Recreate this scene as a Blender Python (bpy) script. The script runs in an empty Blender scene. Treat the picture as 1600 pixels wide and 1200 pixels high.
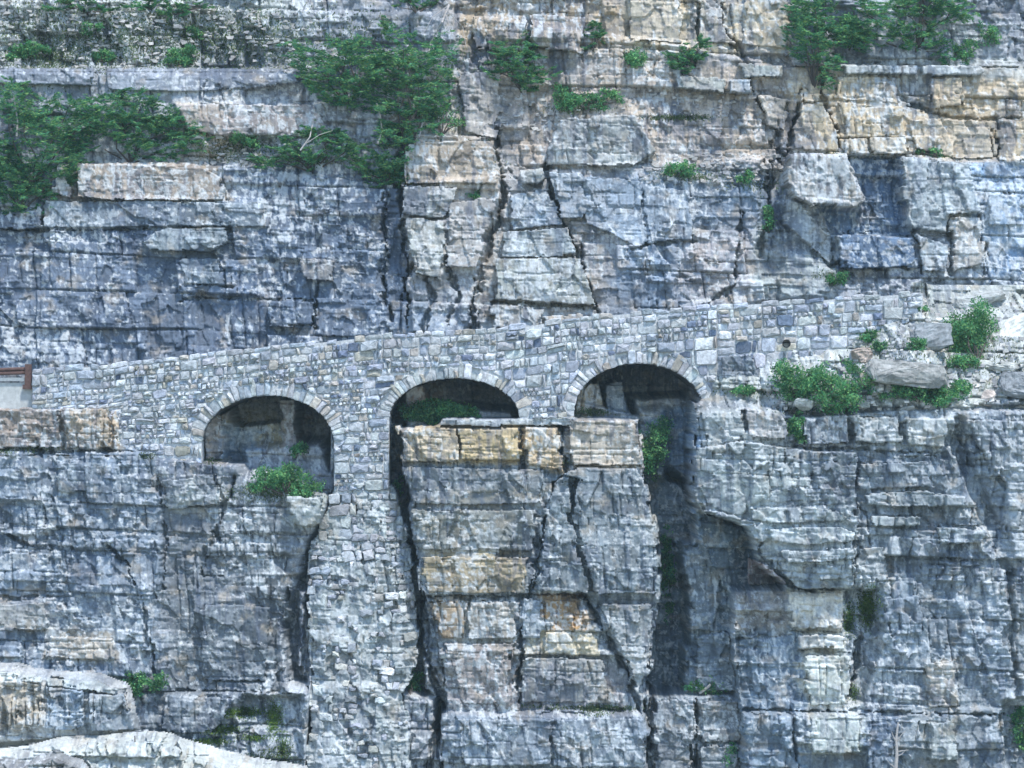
import bpy, math, random
import numpy as np
from mathutils import Vector, noise as mnoise

random.seed(7)
RNG = np.random.default_rng(7)
scene = bpy.context.scene
COL = scene.collection
R = math.radians

# ------------------------------------------------------------------ camera
D = 150.0            # metres from the lens to the bridge front (y = 0)
S = 40.0             # pixels of the 1600 px photograph per metre at y = 0
cam_d = bpy.data.cameras.new('camera')
cam = bpy.data.objects.new('camera', cam_d)
COL.objects.link(cam)
cam.location = (0, -D, 0)
cam.rotation_euler = (R(90), 0, 0)
cam_d.sensor_width = 36
cam_d.lens = 36 * D / (1600 / S)
cam_d.clip_start = 1
cam_d.clip_end = 3000
scene.camera = cam

# ------------------------------------------------------------------ light
SUN_EL, SUN_AZ = 62.0, 30.0      # azimuth: degrees to the right of the camera, as seen from the cliff
w = bpy.data.worlds.new('World')
scene.world = w
w.use_nodes = True
nt = w.node_tree
sky = nt.nodes.new('ShaderNodeTexSky')
sky.sky_type = 'NISHITA'
sky.sun_disc = False
sky.sun_elevation = R(SUN_EL)
sky.sun_rotation = R(180 - SUN_AZ)
sky.altitude = 1500
sky.air_density = 1.0
sky.dust_density = 0.3
sky.ozone_density = 1.0
nt.links.new(sky.outputs[0], nt.nodes['Background'].inputs[0])
nt.nodes['Background'].inputs[1].default_value = 0.145
sd = bpy.data.lights.new('sun', 'SUN')
sd.energy = 2.0
sd.angle = R(6)
sd.color = (1.0, 0.95, 0.88)
sun = bpy.data.objects.new('sun', sd)
COL.objects.link(sun)
sun_dir = Vector((math.sin(R(SUN_AZ)) * math.cos(R(SUN_EL)), -math.cos(R(SUN_AZ)) * math.cos(R(SUN_EL)), math.sin(R(SUN_EL))))
sun.rotation_euler = sun_dir.to_track_quat('Z', 'Y').to_euler()
vs = scene.view_settings
vs.view_transform = 'Standard'
vs.look = 'None'
vs.exposure = 1.3
scene.render.filter_size = 0.8
vs.gamma = 1
vs.use_curve_mapping = False


# ------------------------------------------------------------------ noise helpers
def _hash(ix, iy, seed):
    h = np.asarray(ix).astype(np.int32).view(np.uint32) * np.uint32(374761393)
    h = h + np.asarray(iy).astype(np.int32).view(np.uint32) * np.uint32(668265263) + np.uint32((seed * 1442695041) & 0xFFFFFFFF)
    h = (h ^ (h >> np.uint32(13))) * np.uint32(1274126177)
    h = (h ^ (h >> np.uint32(16))) * np.uint32(2246822519)
    return ((h ^ (h >> np.uint32(15))) & np.uint32(0xFFFFFF)) * np.float32(1.0 / 0x1000000)


def perlin(x, y, seed=0):
    x = np.asarray(x, float); y = np.asarray(y, float)
    ix = np.floor(x); iy = np.floor(y)
    fx = x - ix; fy = y - iy
    ux = fx * fx * fx * (fx * (fx * 6 - 15) + 10)
    uy = fy * fy * fy * (fy * (fy * 6 - 15) + 10)

    def g(dx, dy):
        a = _hash(ix + dx, iy + dy, seed) * (2 * math.pi)
        return np.cos(a) * (fx - dx) + np.sin(a) * (fy - dy)
    a = g(0, 0); b = g(1, 0); c = g(0, 1); d = g(1, 1)
    return 1.5 * ((a + (b - a) * ux) * (1 - uy) + (c + (d - c) * ux) * uy)


def fbm(x, y, seed=0, octv=4, gain=0.5, lac=2.03):
    s = 0; a = 1.0
    for o in range(octv):
        s = s + a * perlin(x, y, seed + 17 * o)
        x = x * lac + 3.1; y = y * lac + 1.7
        a *= gain
    return s


def sstep(a, b, x):
    t = np.clip((x - a) / (b - a), 0, 1)
    return t * t * (3 - 2 * t)


def facets(x, y, seed, slope=0.5):
    """Voronoi cells, every cell a randomly tilted plane. Returns offset, cell random, edge closeness."""
    ix = np.floor(x); iy = np.floor(y)
    best = np.full(x.shape, 1e9); second = np.full(x.shape, 1e9)
    val = np.zeros(x.shape); rnd = np.zeros(x.shape)
    for dx in (-1, 0, 1):
        for dy in (-1, 0, 1):
            jx = ix + dx; jy = iy + dy
            cx = jx + _hash(jx, jy, seed); cy = jy + _hash(jx, jy, seed + 1)
            ex = x - cx; ey = y - cy
            d = np.maximum(np.abs(ex), np.abs(ey)) * 0.55 + np.sqrt(ex * ex + ey * ey) * 0.45
            sx = (_hash(jx, jy, seed + 2) - .5) * 2 * slope
            sy = (_hash(jx, jy, seed + 3) - .5) * 2 * slope
            r = _hash(jx, jy, seed + 4)
            m = d < best
            second = np.where(m, best, np.minimum(second, d))
            val = np.where(m, sx * ex + sy * ey + (r - .5), val)
            rnd = np.where(m, r, rnd)
            best = np.where(m, d, best)
    return val, rnd, second - best


def bricks(x, z, seed, row_h, cell_w, zmin, zmax, var=0.6):
    """Irregular strata rows broken by vertical joints."""
    rg = np.random.default_rng(seed)
    hs = []
    t = zmin
    while t < zmax:
        hs.append(t)
        t += row_h * (1 + var * (rg.random() * 2 - 1))
    hs = np.array(hs)
    row = np.clip(np.searchsorted(hs, z) - 1, 0, len(hs) - 2)
    lo = hs[row]; hi = hs[row + 1]
    dz = np.minimum(z - lo, hi - z)
    ww = cell_w * (0.6 + 0.9 * rg.random(len(hs)))
    off = rg.random(len(hs)) * 50
    u = x / ww[row] + off[row]
    c = np.floor(u)
    jl = c + (_hash(c, row, seed) - .5) * .6
    c = np.where(u < jl, c - 1, c)
    jl = c + (_hash(c, row, seed) - .5) * .6
    jr = c + 1 + (_hash(c + 1, row, seed) - .5) * .6
    jl2 = np.where(u > jr, jr, jl)
    c = np.where(u > jr, c + 1, c)
    jr2 = c + 1 + (_hash(c + 1, row, seed) - .5) * .6
    dx = np.minimum(u - jl2, jr2 - u) * ww[row]
    rnd = _hash(c, row, seed + 9)
    tx = (_hash(c, row, seed + 10) - .5)
    tz = (_hash(c, row, seed + 11) - .5)
    lx = u - (jl2 + jr2) * .5
    lz = (z - (lo + hi) * .5) / np.maximum(hi - lo, .01)
    rowr = rg.random(len(hs))[row]
    return rnd, dx, dz, tx * lx + tz * lz, rowr, lz


def sd_poly(px, py, poly):
    """Signed distance in pixels, positive inside."""
    p = np.asarray(poly, float)
    q = np.roll(p, -1, axis=0)
    d2 = np.full(px.shape, 1e18)
    ins = np.zeros(px.shape, bool)
    for (ax, ay), (bx, by) in zip(p, q):
        ex, ey = bx - ax, by - ay
        wx, wy = px - ax, py - ay
        t = np.clip((wx * ex + wy * ey) / (ex * ex + ey * ey + 1e-9), 0, 1)
        d2 = np.minimum(d2, (wx - t * ex) ** 2 + (wy - t * ey) ** 2)
        c = (ay > py) != (by > py)
        with np.errstate(divide='ignore', invalid='ignore'):
            xi = ax + (py - ay) * ex / (ey if abs(ey) > 1e-9 else 1e-9)
        ins ^= c & (px < xi)
    d = np.sqrt(d2)
    return np.where(ins, d, -d)


def d_line(px, py, pts):
    d2 = np.full(px.shape, 1e18)
    for (ax, ay), (bx, by) in zip(pts[:-1], pts[1:]):
        ex, ey = bx - ax, by - ay
        wx, wy = px - ax, py - ay
        t = np.clip((wx * ex + wy * ey) / (ex * ex + ey * ey + 1e-9), 0, 1)
        d2 = np.minimum(d2, (wx - t * ex) ** 2 + (wy - t * ey) ** 2)
    return np.sqrt(d2)


# ------------------------------------------------------------------ materials
def new_mat(name):
    m = bpy.data.materials.new(name)
    m.use_nodes = True
    b = m.node_tree.nodes['Principled BSDF']
    b.inputs['Roughness'].default_value = .9
    b.inputs['Specular IOR Level'].default_value = .2
    return m, m.node_tree, b


def N(t, typ, **kw):
    n = t.nodes.new(typ)
    for k, v in kw.items():
        if k in n.inputs.keys():
            n.inputs[k].default_value = v
        else:
            setattr(n, k, v)
    return n


def attr_rock(name, lo=.7, hi=1.32, s1=8, s2=38, bump=.22, rough=.9, spec=.2, streak=True):
    m, t, b = new_mat(name)
    b.inputs['Roughness'].default_value = rough
    b.inputs['Specular IOR Level'].default_value = spec
    at = N(t, 'ShaderNodeAttribute', attribute_name='Col')
    geo = N(t, 'ShaderNodeNewGeometry')
    n1 = N(t, 'ShaderNodeTexNoise', Scale=s1, Detail=8.0, Roughness=.7)
    t.links.new(geo.outputs['Position'], n1.inputs['Vector'])
    mr = N(t, 'ShaderNodeMapRange')
    mr.inputs[1].default_value = .3; mr.inputs[2].default_value = .7
    mr.inputs[3].default_value = lo; mr.inputs[4].default_value = hi
    t.links.new(n1.outputs[0], mr.inputs[0])
    mul = N(t, 'ShaderNodeMixRGB', blend_type='MULTIPLY', Fac=1.0)
    t.links.new(at.outputs['Color'], mul.inputs[1])
    t.links.new(mr.outputs[0], mul.inputs[2])
    last = mul
    if streak:
        mp = N(t, 'ShaderNodeMapping')
        mp.inputs['Scale'].default_value = (7, 3, .9)
        t.links.new(geo.outputs['Position'], mp.inputs[0])
        n2 = N(t, 'ShaderNodeTexNoise', Scale=1.6, Detail=6.0, Roughness=.65)
        t.links.new(mp.outputs[0], n2.inputs['Vector'])
        mr2 = N(t, 'ShaderNodeMapRange')
        mr2.inputs[1].default_value = .32; mr2.inputs[2].default_value = .68
        mr2.inputs[3].default_value = .86; mr2.inputs[4].default_value = 1.14
        t.links.new(n2.outputs[0], mr2.inputs[0])
        mul2 = N(t, 'ShaderNodeMixRGB', blend_type='MULTIPLY', Fac=1.0)
        t.links.new(mul.outputs[0], mul2.inputs[1])
        t.links.new(mr2.outputs[0], mul2.inputs[2])
        last = mul2
    t.links.new(last.outputs[0], b.inputs['Base Color'])
    n3 = N(t, 'ShaderNodeTexNoise', Scale=s2, Detail=6.0, Roughness=.7)
    t.links.new(geo.outputs['Position'], n3.inputs['Vector'])
    bp = N(t, 'ShaderNodeBump', Strength=bump, Distance=.05)
    t.links.new(n3.outputs[0], bp.inputs['Height'])
    t.links.new(bp.outputs[0], b.inputs['Normal'])
    return m


M_ROCK = attr_rock('cliff_rock')
M_STONE = attr_rock('cut_stone', .5, 1.42, 7, 26, .6, streak=False)
M_PALE = attr_rock('bleached_rock', .8, 1.2, 4, 18, .25)


def plain(name, col, rough=.9, var=.3, scale=12, bump=.3, metal=0.0):
    m, t, b = new_mat(name)
    b.inputs['Roughness'].default_value = rough
    b.inputs['Metallic'].default_value = metal
    geo = N(t, 'ShaderNodeNewGeometry')
    n1 = N(t, 'ShaderNodeTexNoise', Scale=scale, Detail=7.0, Roughness=.65)
    t.links.new(geo.outputs['Position'], n1.inputs['Vector'])
    rp = N(t, 'ShaderNodeValToRGB')
    rp.color_ramp.elements[0].position = .3
    rp.color_ramp.elements[1].position = .7
    rp.color_ramp.elements[0].color = tuple(c * (1 - var) for c in col) + (1,)
    rp.color_ramp.elements[1].color = tuple(min(1, c * (1 + var)) for c in col) + (1,)
    t.links.new(n1.outputs[0], rp.inputs[0])
    t.links.new(rp.outputs[0], b.inputs['Base Color'])
    bp = N(t, 'ShaderNodeBump', Strength=bump, Distance=.03)
    t.links.new(n1.outputs[0], bp.inputs['Height'])
    t.links.new(bp.outputs[0], b.inputs['Normal'])
    return m


M_MORTAR = plain('lime_mortar', (.46, .475, .48), var=.45, scale=9, bump=.4)
M_RUST = plain('rusty_steel', (.115, .07, .06), .8, .45, 9)
M_CONC = plain('weathered_concrete', (.42, .44, .43), var=.2, scale=6)
M_ROAD = plain('asphalt', (.06, .06, .06), scale=20)
M_GROUND = plain('valley_ground', (.12, .13, .09), var=.5, scale=.05)
M_BARK = plain('grey_bark', (.10, .085, .075), var=.4, scale=25)
M_DEAD = plain('bleached_wood', (.38, .36, .34), var=.3, scale=22)
M_PIPE = plain('dark_pipe', (.022, .022, .025), .6, .3, 15)  # pipe colour taken near black so the bore looks unlit
M_SOFFIT = plain('dark_masonry', (.12, .12, .12), var=.5, scale=4, bump=.8)  # dark grey lining of the vaults, darker than the outer stones


def leaf_mat(name, c0, c1, c2):
    m, t, b = new_mat(name)
    b.inputs['Roughness'].default_value = .6
    geo = N(t, 'ShaderNodeNewGeometry')
    rp = N(t, 'ShaderNodeValToRGB')
    rp.color_ramp.elements[0].color = c0 + (1,)
    rp.color_ramp.elements[1].color = c2 + (1,)
    e = rp.color_ramp.elements.new(.55)
    e.color = c1 + (1,)
    t.links.new(geo.outputs['Random Per Island'], rp.inputs[0])
    n1 = N(t, 'ShaderNodeTexNoise', Scale=1.7, Detail=3.0)
    t.links.new(geo.outputs['Position'], n1.inputs['Vector'])
    mr = N(t, 'ShaderNodeMapRange')
    mr.inputs[1].default_value = .3; mr.inputs[2].default_value = .7
    mr.inputs[3].default_value = .5; mr.inputs[4].default_value = 1.6
    t.links.new(n1.outputs[0], mr.inputs[0])
    mul = N(t, 'ShaderNodeMixRGB', blend_type='MULTIPLY', Fac=1.0)
    t.links.new(rp.outputs[0], mul.inputs[1])
    t.links.new(mr.outputs[0], mul.inputs[2])
    t.links.new(mul.outputs[0], b.inputs['Base Color'])
    tr = N(t, 'ShaderNodeBsdfTranslucent')
    t.links.new(mul.outputs[0], tr.inputs[0])
    mx = N(t, 'ShaderNodeMixShader', Fac=.42)
    t.links.new(b.outputs[0], mx.inputs[1])
    t.links.new(tr.outputs[0], mx.inputs[2])
    t.links.new(mx.outputs[0], t.nodes['Material Output'].inputs['Surface'])
    return m


M_LEAF = leaf_mat('shrub_leaves', (.045, .165, .08), (.085, .27, .115), (.24, .42, .15))
M_CONIFER = leaf_mat('conifer_needles', (.045, .165, .10), (.08, .27, .135), (.27, .43, .14))
M_GRASS = leaf_mat('ledge_grass', (.05, .10, .04), (.09, .15, .06), (.20, .22, .10))
M_MOSS = leaf_mat('moss', (.06, .13, .03), (.10, .19, .03), (.20, .26, .05))


# ------------------------------------------------------------------ object helpers
def tag(o, label=None, cat=None, group=None, kind=None):
    if label: o['label'] = label
    if cat: o['category'] = cat
    if group: o['group'] = group
    if kind: o['kind'] = kind
    return o


def mesh_obj(name, verts, faces, mat, parent=None, cols=None, smooth=False):
    me = bpy.data.meshes.new(name)
    me.from_pydata([tuple(v) for v in verts], [], [tuple(int(i) for i in f) for f in faces])
    if cols is not None:
        a = me.color_attributes.new('Col', 'FLOAT_COLOR', 'POINT')
        c = np.ones((len(verts), 4), np.float32)
        c[:, :3] = cols
        a.data.foreach_set('color', c.ravel())
    if smooth:
        me.shade_smooth()
    me.materials.append(mat)
    o = bpy.data.objects.new(name, me)
    COL.objects.link(o)
    if parent:
        o.parent = parent
    return o


def fast_mesh(name, V, F, mat, parent=None, cols=None):
    """V (n,3) float, F (m,4) int quads."""
    me = bpy.data.meshes.new(name)
    me.vertices.add(len(V))
    me.vertices.foreach_set('co', np.ascontiguousarray(V, np.float32).ravel())
    k = F.shape[1]
    me.loops.add(len(F) * k)
    me.loops.foreach_set('vertex_index', np.ascontiguousarray(F, np.int32).ravel())
    me.polygons.add(len(F))
    me.polygons.foreach_set('loop_start', np.arange(0, len(F) * k, k, dtype=np.int32))
    if cols is not None:
        a = me.color_attributes.new('Col', 'FLOAT_COLOR', 'POINT')
        c = np.ones((len(V), 4), np.float32)
        c[:, :3] = cols
        a.data.foreach_set('color', c.ravel())
    me.update(calc_edges=True)
    me.materials.append(mat)
    o = bpy.data.objects.new(name, me)
    COL.objects.link(o)
    if parent:
        o.parent = parent
    return o


def empty(name, loc):
    o = bpy.data.objects.new(name, None)
    o.empty_display_size = .2
    COL.objects.link(o)
    o.location = loc
    return o


def wx(px, k=1.0): return (px - 800) / S * k
def wz(py, k=1.0): return (600 - py) / S * k


# ------------------------------------------------------------------ bridge outline (photograph pixels at y = 0)
TOP = np.array([(-100, 588), (50, 577), (190, 566), (420, 540), (620, 520), (770, 513), (930, 491), (1120, 476), (1440, 455), (1700, 440)], float)
_tx = np.arange(-120, 1720, 1.0)
_ty = np.interp(_tx, TOP[:, 0], TOP[:, 1]) + 1.6 * perlin(_tx / 45.0, _tx * 0, 12)
def T(px): return np.interp(px, _tx, _ty)
ARCH = [  # cx, cy, rx, ry, left jamb bottom, right jamb bottom
    (418.5, 690, 103.5, 73, 724, 772),
    (710, 652, 102, 62, 775, 656),
    (998.5, 642, 101.5, 75, 655, 645)]
BOT = np.array([(50, 642), (163, 642), (168, 645), (185, 706), (230, 718), (318, 730), (522, 770), (560, 782), (612, 775), (640, 672), (812, 658), (897, 657), (1000, 655), (1098, 640), (1118, 600), (1190, 592), (1330, 547), (1442, 492)], float)
def B(px): return np.interp(px, BOT[:, 0], BOT[:, 1])
PIER = [(522, 755), (612, 755), (622, 790), (636, 840), (650, 940), (655, 1000), (646, 1050), (632, 1085), (640, 1140), (655, 1270), (476, 1270), (482, 1150), (488, 1065), (478, 950), (480, 880), (490, 840), (508, 800)]
def pierY(px, py, sdv):
    y = -np.clip((py - 775) / 435, 0, 1.3) * 1.1
    y = y + .45 * (1 - sstep(0, 34, sdv)) * sstep(770, 860, py)
    y = y - .3 * sstep(1062, 1072, py)
    return y


# ------------------------------------------------------------------ the cliff as two relief sheets with blocks standing proud
def rich(c, k=1.45, g=.86):
    c = np.asarray(c, float); m = c.mean()
    if c[2] > c[0]: k = min(k, .95)
    elif c[0] > c[2] * 1.15: return np.clip((m + (c - m) * 1.45) * g * np.array((1.0, .99, 1.02)), .02, .75)
    return np.clip((m + (c - m) * k) * g * np.array((.96, 1.02, 1.01)), .02, .75)


class Layer:
    def __init__(s, name, x0, x1, y0, y1, step, yref, seed):
        s.k = (D + yref) / D
        s.px, s.py = np.meshgrid(np.arange(x0, x1 + .01, step), np.arange(y0, y1 + .01, step))
        s.name = name; s.step = step; s.seed = seed
        s.X = s.px / S; s.Z = -s.py / S
        # wobble so traced outlines break up like rock
        zr = (s.Z.min() - 1, s.Z.max() + 1)
        wa, _, _, _, wr, _ = bricks(s.X + .06 * perlin(s.X * 2, s.Z * 2, seed + 48), s.Z + .05 * perlin(s.X * 2, s.Z * 2, seed + 49), seed + 50, .5, .6, *zr)
        wb, _, _, _, wr2, _ = bricks(s.X, s.Z, seed + 52, .17, .26, *zr)
        s.qx = s.px + 8 * (wa - .5) + 2.6 * (wb - .5) + 3 * perlin(s.X * .8, s.Z * .8, seed + 53) + 1.2 * perlin(s.X * 6, s.Z * 6, seed + 54)
        s.qy = s.py + 5 * (wr - .5) + 3 * (wr2 - .5) + 3 * (wa - .5) + 1.2 * perlin(s.X * 6, s.Z * 6, seed + 55)
        s.Y = np.zeros(s.px.shape)
        s.rough = np.full(s.px.shape, 1.0)
        s.slab = np.zeros(s.px.shape)
        s.C = np.zeros(s.px.shape + (3,))

    def win(s, pts, m):
        p = np.asarray(pts, float)
        x0 = max(0, int((p[:, 0].min() - m - s.px[0, 0]) / s.step)); x1 = int((p[:, 0].max() + m - s.px[0, 0]) / s.step) + 2
        y0 = max(0, int((p[:, 1].min() - m - s.py[0, 0]) / s.step)); y1 = int((p[:, 1].max() + m - s.py[0, 0]) / s.step) + 2
        return slice(y0, max(y0, y1)), slice(x0, max(x0, x1))

    def stamp(s, poly, val, soft=6, gx=0, gy=0, rel=False, arr=None, wob=1.0):
        w = s.win(poly, soft + 25)
        qx = s.px[w] + wob * (s.qx[w] - s.px[w]); qy = s.py[w] + wob * (s.qy[w] - s.py[w])
        m = sstep(-soft, soft, sd_poly(qx, qy, poly))
        c = np.mean(poly, axis=0)
        v = val + gx * (s.px[w] - c[0]) + gy * (s.py[w] - c[1])
        a = s.Y if arr is None else arr
        if rel: a[w] += m * v
        else: a[w] += m * (v - a[w])

    def crack(s, pts, width, depth):
        w = s.win(pts, width + 20)
        d = d_line(s.qx[w], s.qy[w], pts)
        wd = width * (.15 + 1.5 * sstep(-.5, .6, perlin(s.X[w] * 1.6, s.Z[w] * 1.6, s.seed + 5) + .35 * perlin(s.X[w] * 6, s.Z[w] * 6, s.seed + 6)))
        s.cr[w] = np.maximum(s.cr[w], depth * (1 - sstep(.25, 1, d / wd)))

    def paint(s, poly, col, amt=1.0, soft=25, brk=.6):
        w = s.win(poly, soft + 40)
        qx = s.px[w] + 2.2 * (s.qx[w] - s.px[w]); qy = s.py[w] + 2.0 * (s.qy[w] - s.py[w])
        m = sstep(-soft, soft, sd_poly(qx, qy, poly))
        n = s.brk[w]
        m = np.clip(m * amt * (1 + brk * n), 0, 1)[..., None]
        s.C[w] = s.C[w] * (1 - m) + rich(col) * m

    def detail(s):
        """Bedding, joints and broken faces; positive stands out of the face."""
        X, Z, sd_ = s.X, s.Z, s.seed
        wxn = .12 * fbm(X * .35, Z * .35, sd_ + 1, 2) + .02 * fbm(X * 3, Z * 3, sd_ + 8, 3)
        wzn = .08 * fbm(X * .22, Z * .4, sd_ + 2, 2) + .014 * fbm(X * 3, Z * 3, sd_ + 9, 3)
        x = X + wxn; z = Z + wzn + .03 * X
        zmin, zmax = z.min() - 1, z.max() + 1
        r1, dx1, dz1, t1, rr1, lz1 = bricks(x + .10 * z, z, sd_ + 21, 1.3, 2.3, zmin, zmax)
        r2, dx2, dz2, t2, rr2, lz2 = bricks(x + .3 * r1 - .12 * z, z + .12 * r1, sd_ + 22, .5, .85, zmin, zmax)
        r3, dx3, dz3, t3, rr3, lz3 = bricks(x + .2 * r2, z + .06 * r2, sd_ + 23, .19, .34, zmin, zmax)
        r4, dx4, dz4, t4, rr4, lz4 = bricks(x + .3 * r2, z + .03 * r2, sd_ + 24, .085, .6, zmin, zmax, .8)
        f1, q1, e1 = facets(x * .7 + .15 * z, z * .5, sd_ + 31, .8)
        f2, q2, e2 = facets(x * 2.2 + .3 * z, z * 1.4, sd_ + 35, .9)
        f3, q3, e3 = facets(x * 6.0, z * 4.0, sd_ + 39, 1.0)
        rv, dxv, dzv, tv, rrv, lzv = bricks(x + .06 * z + .25 * r1, z, sd_ + 26, 1.5, .42, zmin, zmax)
        vmk = sstep(-.05, .3, fbm(X * .28 + 14, Z * .28, sd_ + 77, 3))
        msk = sstep(-.2, .25, fbm(X * .3, Z * .3, sd_ + 70, 3))
        msk2 = sstep(-.1, .25, fbm(X * .5 + 9, Z * .5, sd_ + 75, 3)) * (.25 + .75 * (r2 > .45))
        lmk = sstep(.0, .3, fbm(X * .3 + 4, Z * .7, sd_ + 78, 3))
        lam = (rr4 - .5) * .25 + (r4 - .5) * .95
        rg = s.rough
        h = .55 * (r1 - .5) + .16 * t1 + .16 * (rr1 - .5)
        h = h + (.30 * (r2 - .5) * (.3 + .7 * msk) + .15 * t2 + .05 * (rr2 - .5)) * rg
        h = h + (.26 * (rv - .5) + .10 * tv) * vmk * rg - .16 * np.exp(-(dxv / .028) ** 2) * (rv > .6) * vmk
        h = h + (.19 * (r3 - .5) + .08 * t3) * msk2 * rg + .07 * lam * lmk * rg
        h = h + .24 * f1 * (q1 > .35) + (.20 * f2 * (q1 < .7) + .08 * f3 * (.3 + .7 * msk2)) * rg
        h = h - .30 * np.exp(-(dz1 / .03) ** 2) * (r1 > .4) - .22 * np.exp(-(dx1 / .025) ** 2) * (r1 > .35)
        h = h - (.19 * np.exp(-(dz2 / .026) ** 2) * (r2 > .62) + .2 * np.exp(-(dx2 / .024) ** 2) * (r2 > .45)) * (.3 + .7 * msk) * rg
        h = h + .06 * fbm(X * .9, Z * .9, sd_ + 80, 2) + .012 * fbm(X * 7, Z * 7, sd_ + 84, 2) * rg
        s.h = h
        s.cell = (rv - .5) * .7 * vmk + (r1 - .5) * .6 + (q1 - .5) * .5 + (r2 - .5) * .9 + (r3 - .5) * .9 * msk2 + (q2 - .5) * .6 + (q3 - .5) * .4 * msk2 + lam * .4 * lmk
        s.own = .14 * (rv - .5) * vmk - .14 * np.exp(-(dxv / .028) ** 2) * (rv > .5) * vmk + .15 * f1 * (q1 > .35) + .15 * f2 * (q1 < .7) + .05 * f3 * (.3 + .7 * msk2) + .10 * (r2 - .5) * msk + .10 * (r3 - .5) * msk2 + .05 * lam * lmk + .008 * fbm(X * 7, Z * 7, sd_ + 91, 2) - .10 * np.exp(-(dz2 / .02) ** 2) * (r2 > .65) - .09 * np.exp(-(dx2 / .018) ** 2) * (r2 > .6)

    def fields(s):
        """Colour variation of the rock itself: beds, flakes, water stains, lichen and mineral runs."""
        X, Z, sd_ = s.X, s.Z, s.seed
        wv = .25 * perlin(X * 1.5, Z * 1.5, sd_ + 99)
        zone = fbm(X * .22, Z * .22, sd_ + 150, 3)
        zone2 = fbm(X * .3 + 8, Z * .3, sd_ + 151, 3)
        zone3 = fbm(X * .3 + 3, Z * .35 + 9, sd_ + 152, 3)
        b = 1 + .30 * s.cell + .20 * fbm(X * .9, Z * .9, sd_ + 101, 5, .6)
        st = fbm((X + .2 * wv) * 4.5, Z * .5, sd_ + 102, 4, .6)
        s.fb = np.clip(b * (1 + .15 * st * sstep(-.2, .4, zone)), .35, 2.0)
        run = fbm(X * 3.0 + 5, Z * .3, sd_ + 110, 4, .6) + 1.0 * zone2
        s.m_dark = sstep(.35, .75, run) * .5
        pale = fbm((X + wv * .3) * 4.2 + 2, Z * 2.0, sd_ + 120, 4, .6) + 1.0 * zone
        s.m_pale = sstep(.50, .72, pale) * .6
        sp = fbm(X * 3.6, Z * 4.4, sd_ + 130, 4, .65) + .35 * s.cell + .8 * zone3
        s.m_sp = sstep(.56, .70, sp) * .6
        drk = fbm(X * 2.6 + 7, Z * 3.8 + 3, sd_ + 135, 4, .65) - .35 * s.cell - .6 * zone3
        s.m_dk2 = sstep(.45, .7, drk) * .45
        s.m_warm = sstep(.2, .8, fbm(X * 1.2, Z * 1.5, sd_ + 140, 4)) * .45

    def tint(s, C, w=None):
        g = (lambda a: a) if w is None else (lambda a: a[w])
        C = C * g(s.fb)[..., None]
        for m, c in ((s.m_warm, (.385, .31, .225)), (s.m_dark, (.085, .105, .145)), (s.m_dk2, (.10, .115, .14)), (s.m_pale, (.56, .57, .56)), (s.m_sp, (.56, .555, .53))):
            m = g(m)[..., None]
            C = C * (1 - m) + np.array(c) * m
        return np.clip(C * np.array((.945, 1.0, 1.05)), .03, .78)

    def colour(s):
        s.fields()
        s.C0 = s.C.copy()
        s.C = s.tint(s.C)

    def depth_at(s, px, py):
        i = int(np.clip(round((py - s.py[0, 0]) / s.step), 0, s.px.shape[0] - 1))
        j = int(np.clip(round((px - s.px[0, 0]) / s.step), 0, s.px.shape[1] - 1))
        return float(s.Yf[i, j])

    def build(s, mat, keep=None, parent=None):
        H, W = s.px.shape
        V = np.stack([(s.px - 800) / S * s.k, s.Yf, (600 - s.py) / S * s.k], -1)
        idx = np.arange(H * W).reshape(H, W)
        F = np.stack([idx[:-1, :-1], idx[1:, :-1], idx[1:, 1:], idx[:-1, 1:]], -1)
        if keep is not None:
            F = F[keep[:-1, :-1] & keep[1:, 1:] & keep[1:, :-1] & keep[:-1, 1:]]
        F = F.reshape(-1, 4)
        used = np.zeros(H * W, bool); used[F.ravel()] = True
        remap = np.cumsum(used) - 1
        return fast_mesh(s.name, V.reshape(-1, 3)[used], remap[F], mat, parent, s.C.reshape(-1, 3)[used])

    def patch(s, name, poly, proud, mat, parent, rnd=8, col=None, thick=.5, tilt=(0, 0), absY=None, amt=1.0, colamt=.75, wob=1.0, arrY=None):
        """A block traced on the face: its own front relief and side walls."""
        w = s.win(poly, 12)
        qx = s.px[w] + wob * (s.qx[w] - s.px[w]); qy = s.py[w] + wob * (s.qy[w] - s.py[w])
        sdv = sd_poly(qx, qy, poly)
        inside = sdv > 0
        fm = inside[:-1, :-1] & inside[1:, 1:] & inside[1:, :-1] & inside[:-1, 1:]
        if fm.sum() < 4: return None
        c = np.mean(poly, axis=0)
        base = s.Ym[w] if absY is None else np.full(sdv.shape, absY)
        if arrY is not None: base = arrY(s.px[w], s.py[w], sdv)
        Yb = base - proud - amt * s.own[w] + tilt[0] * (s.px[w] - c[0]) / S + tilt[1] * (s.py[w] - c[1]) / S
        cw = 1.2 + .12 * rnd
        Yb = Yb + cw / S * 1.1 * (1 - np.clip(sdv / cw, 0, 1)) ** 1.5
        if absY is None and arrY is None: Yb = np.minimum(Yb, s.Yf[w] - .04)
        Cc = s.C0[w].copy()
        if col is not None:
            m = np.clip(colamt * (1 + .6 * s.brk[w]), 0, 1)[..., None]
            Cc = Cc * (1 - m) + rich(col) * m
        Cc = s.tint(Cc, w)
        H, W = sdv.shape
        V = np.stack([(s.px[w] - 800) / S * s.k, Yb, (600 - s.py[w]) / S * s.k], -1).reshape(-1, 3)
        Cc = Cc.reshape(-1, 3)
        idx = np.arange(H * W).reshape(H, W)
        F = np.stack([idx[:-1, :-1], idx[1:, :-1], idx[1:, 1:], idx[:-1, 1:]], -1)[fm]
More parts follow.
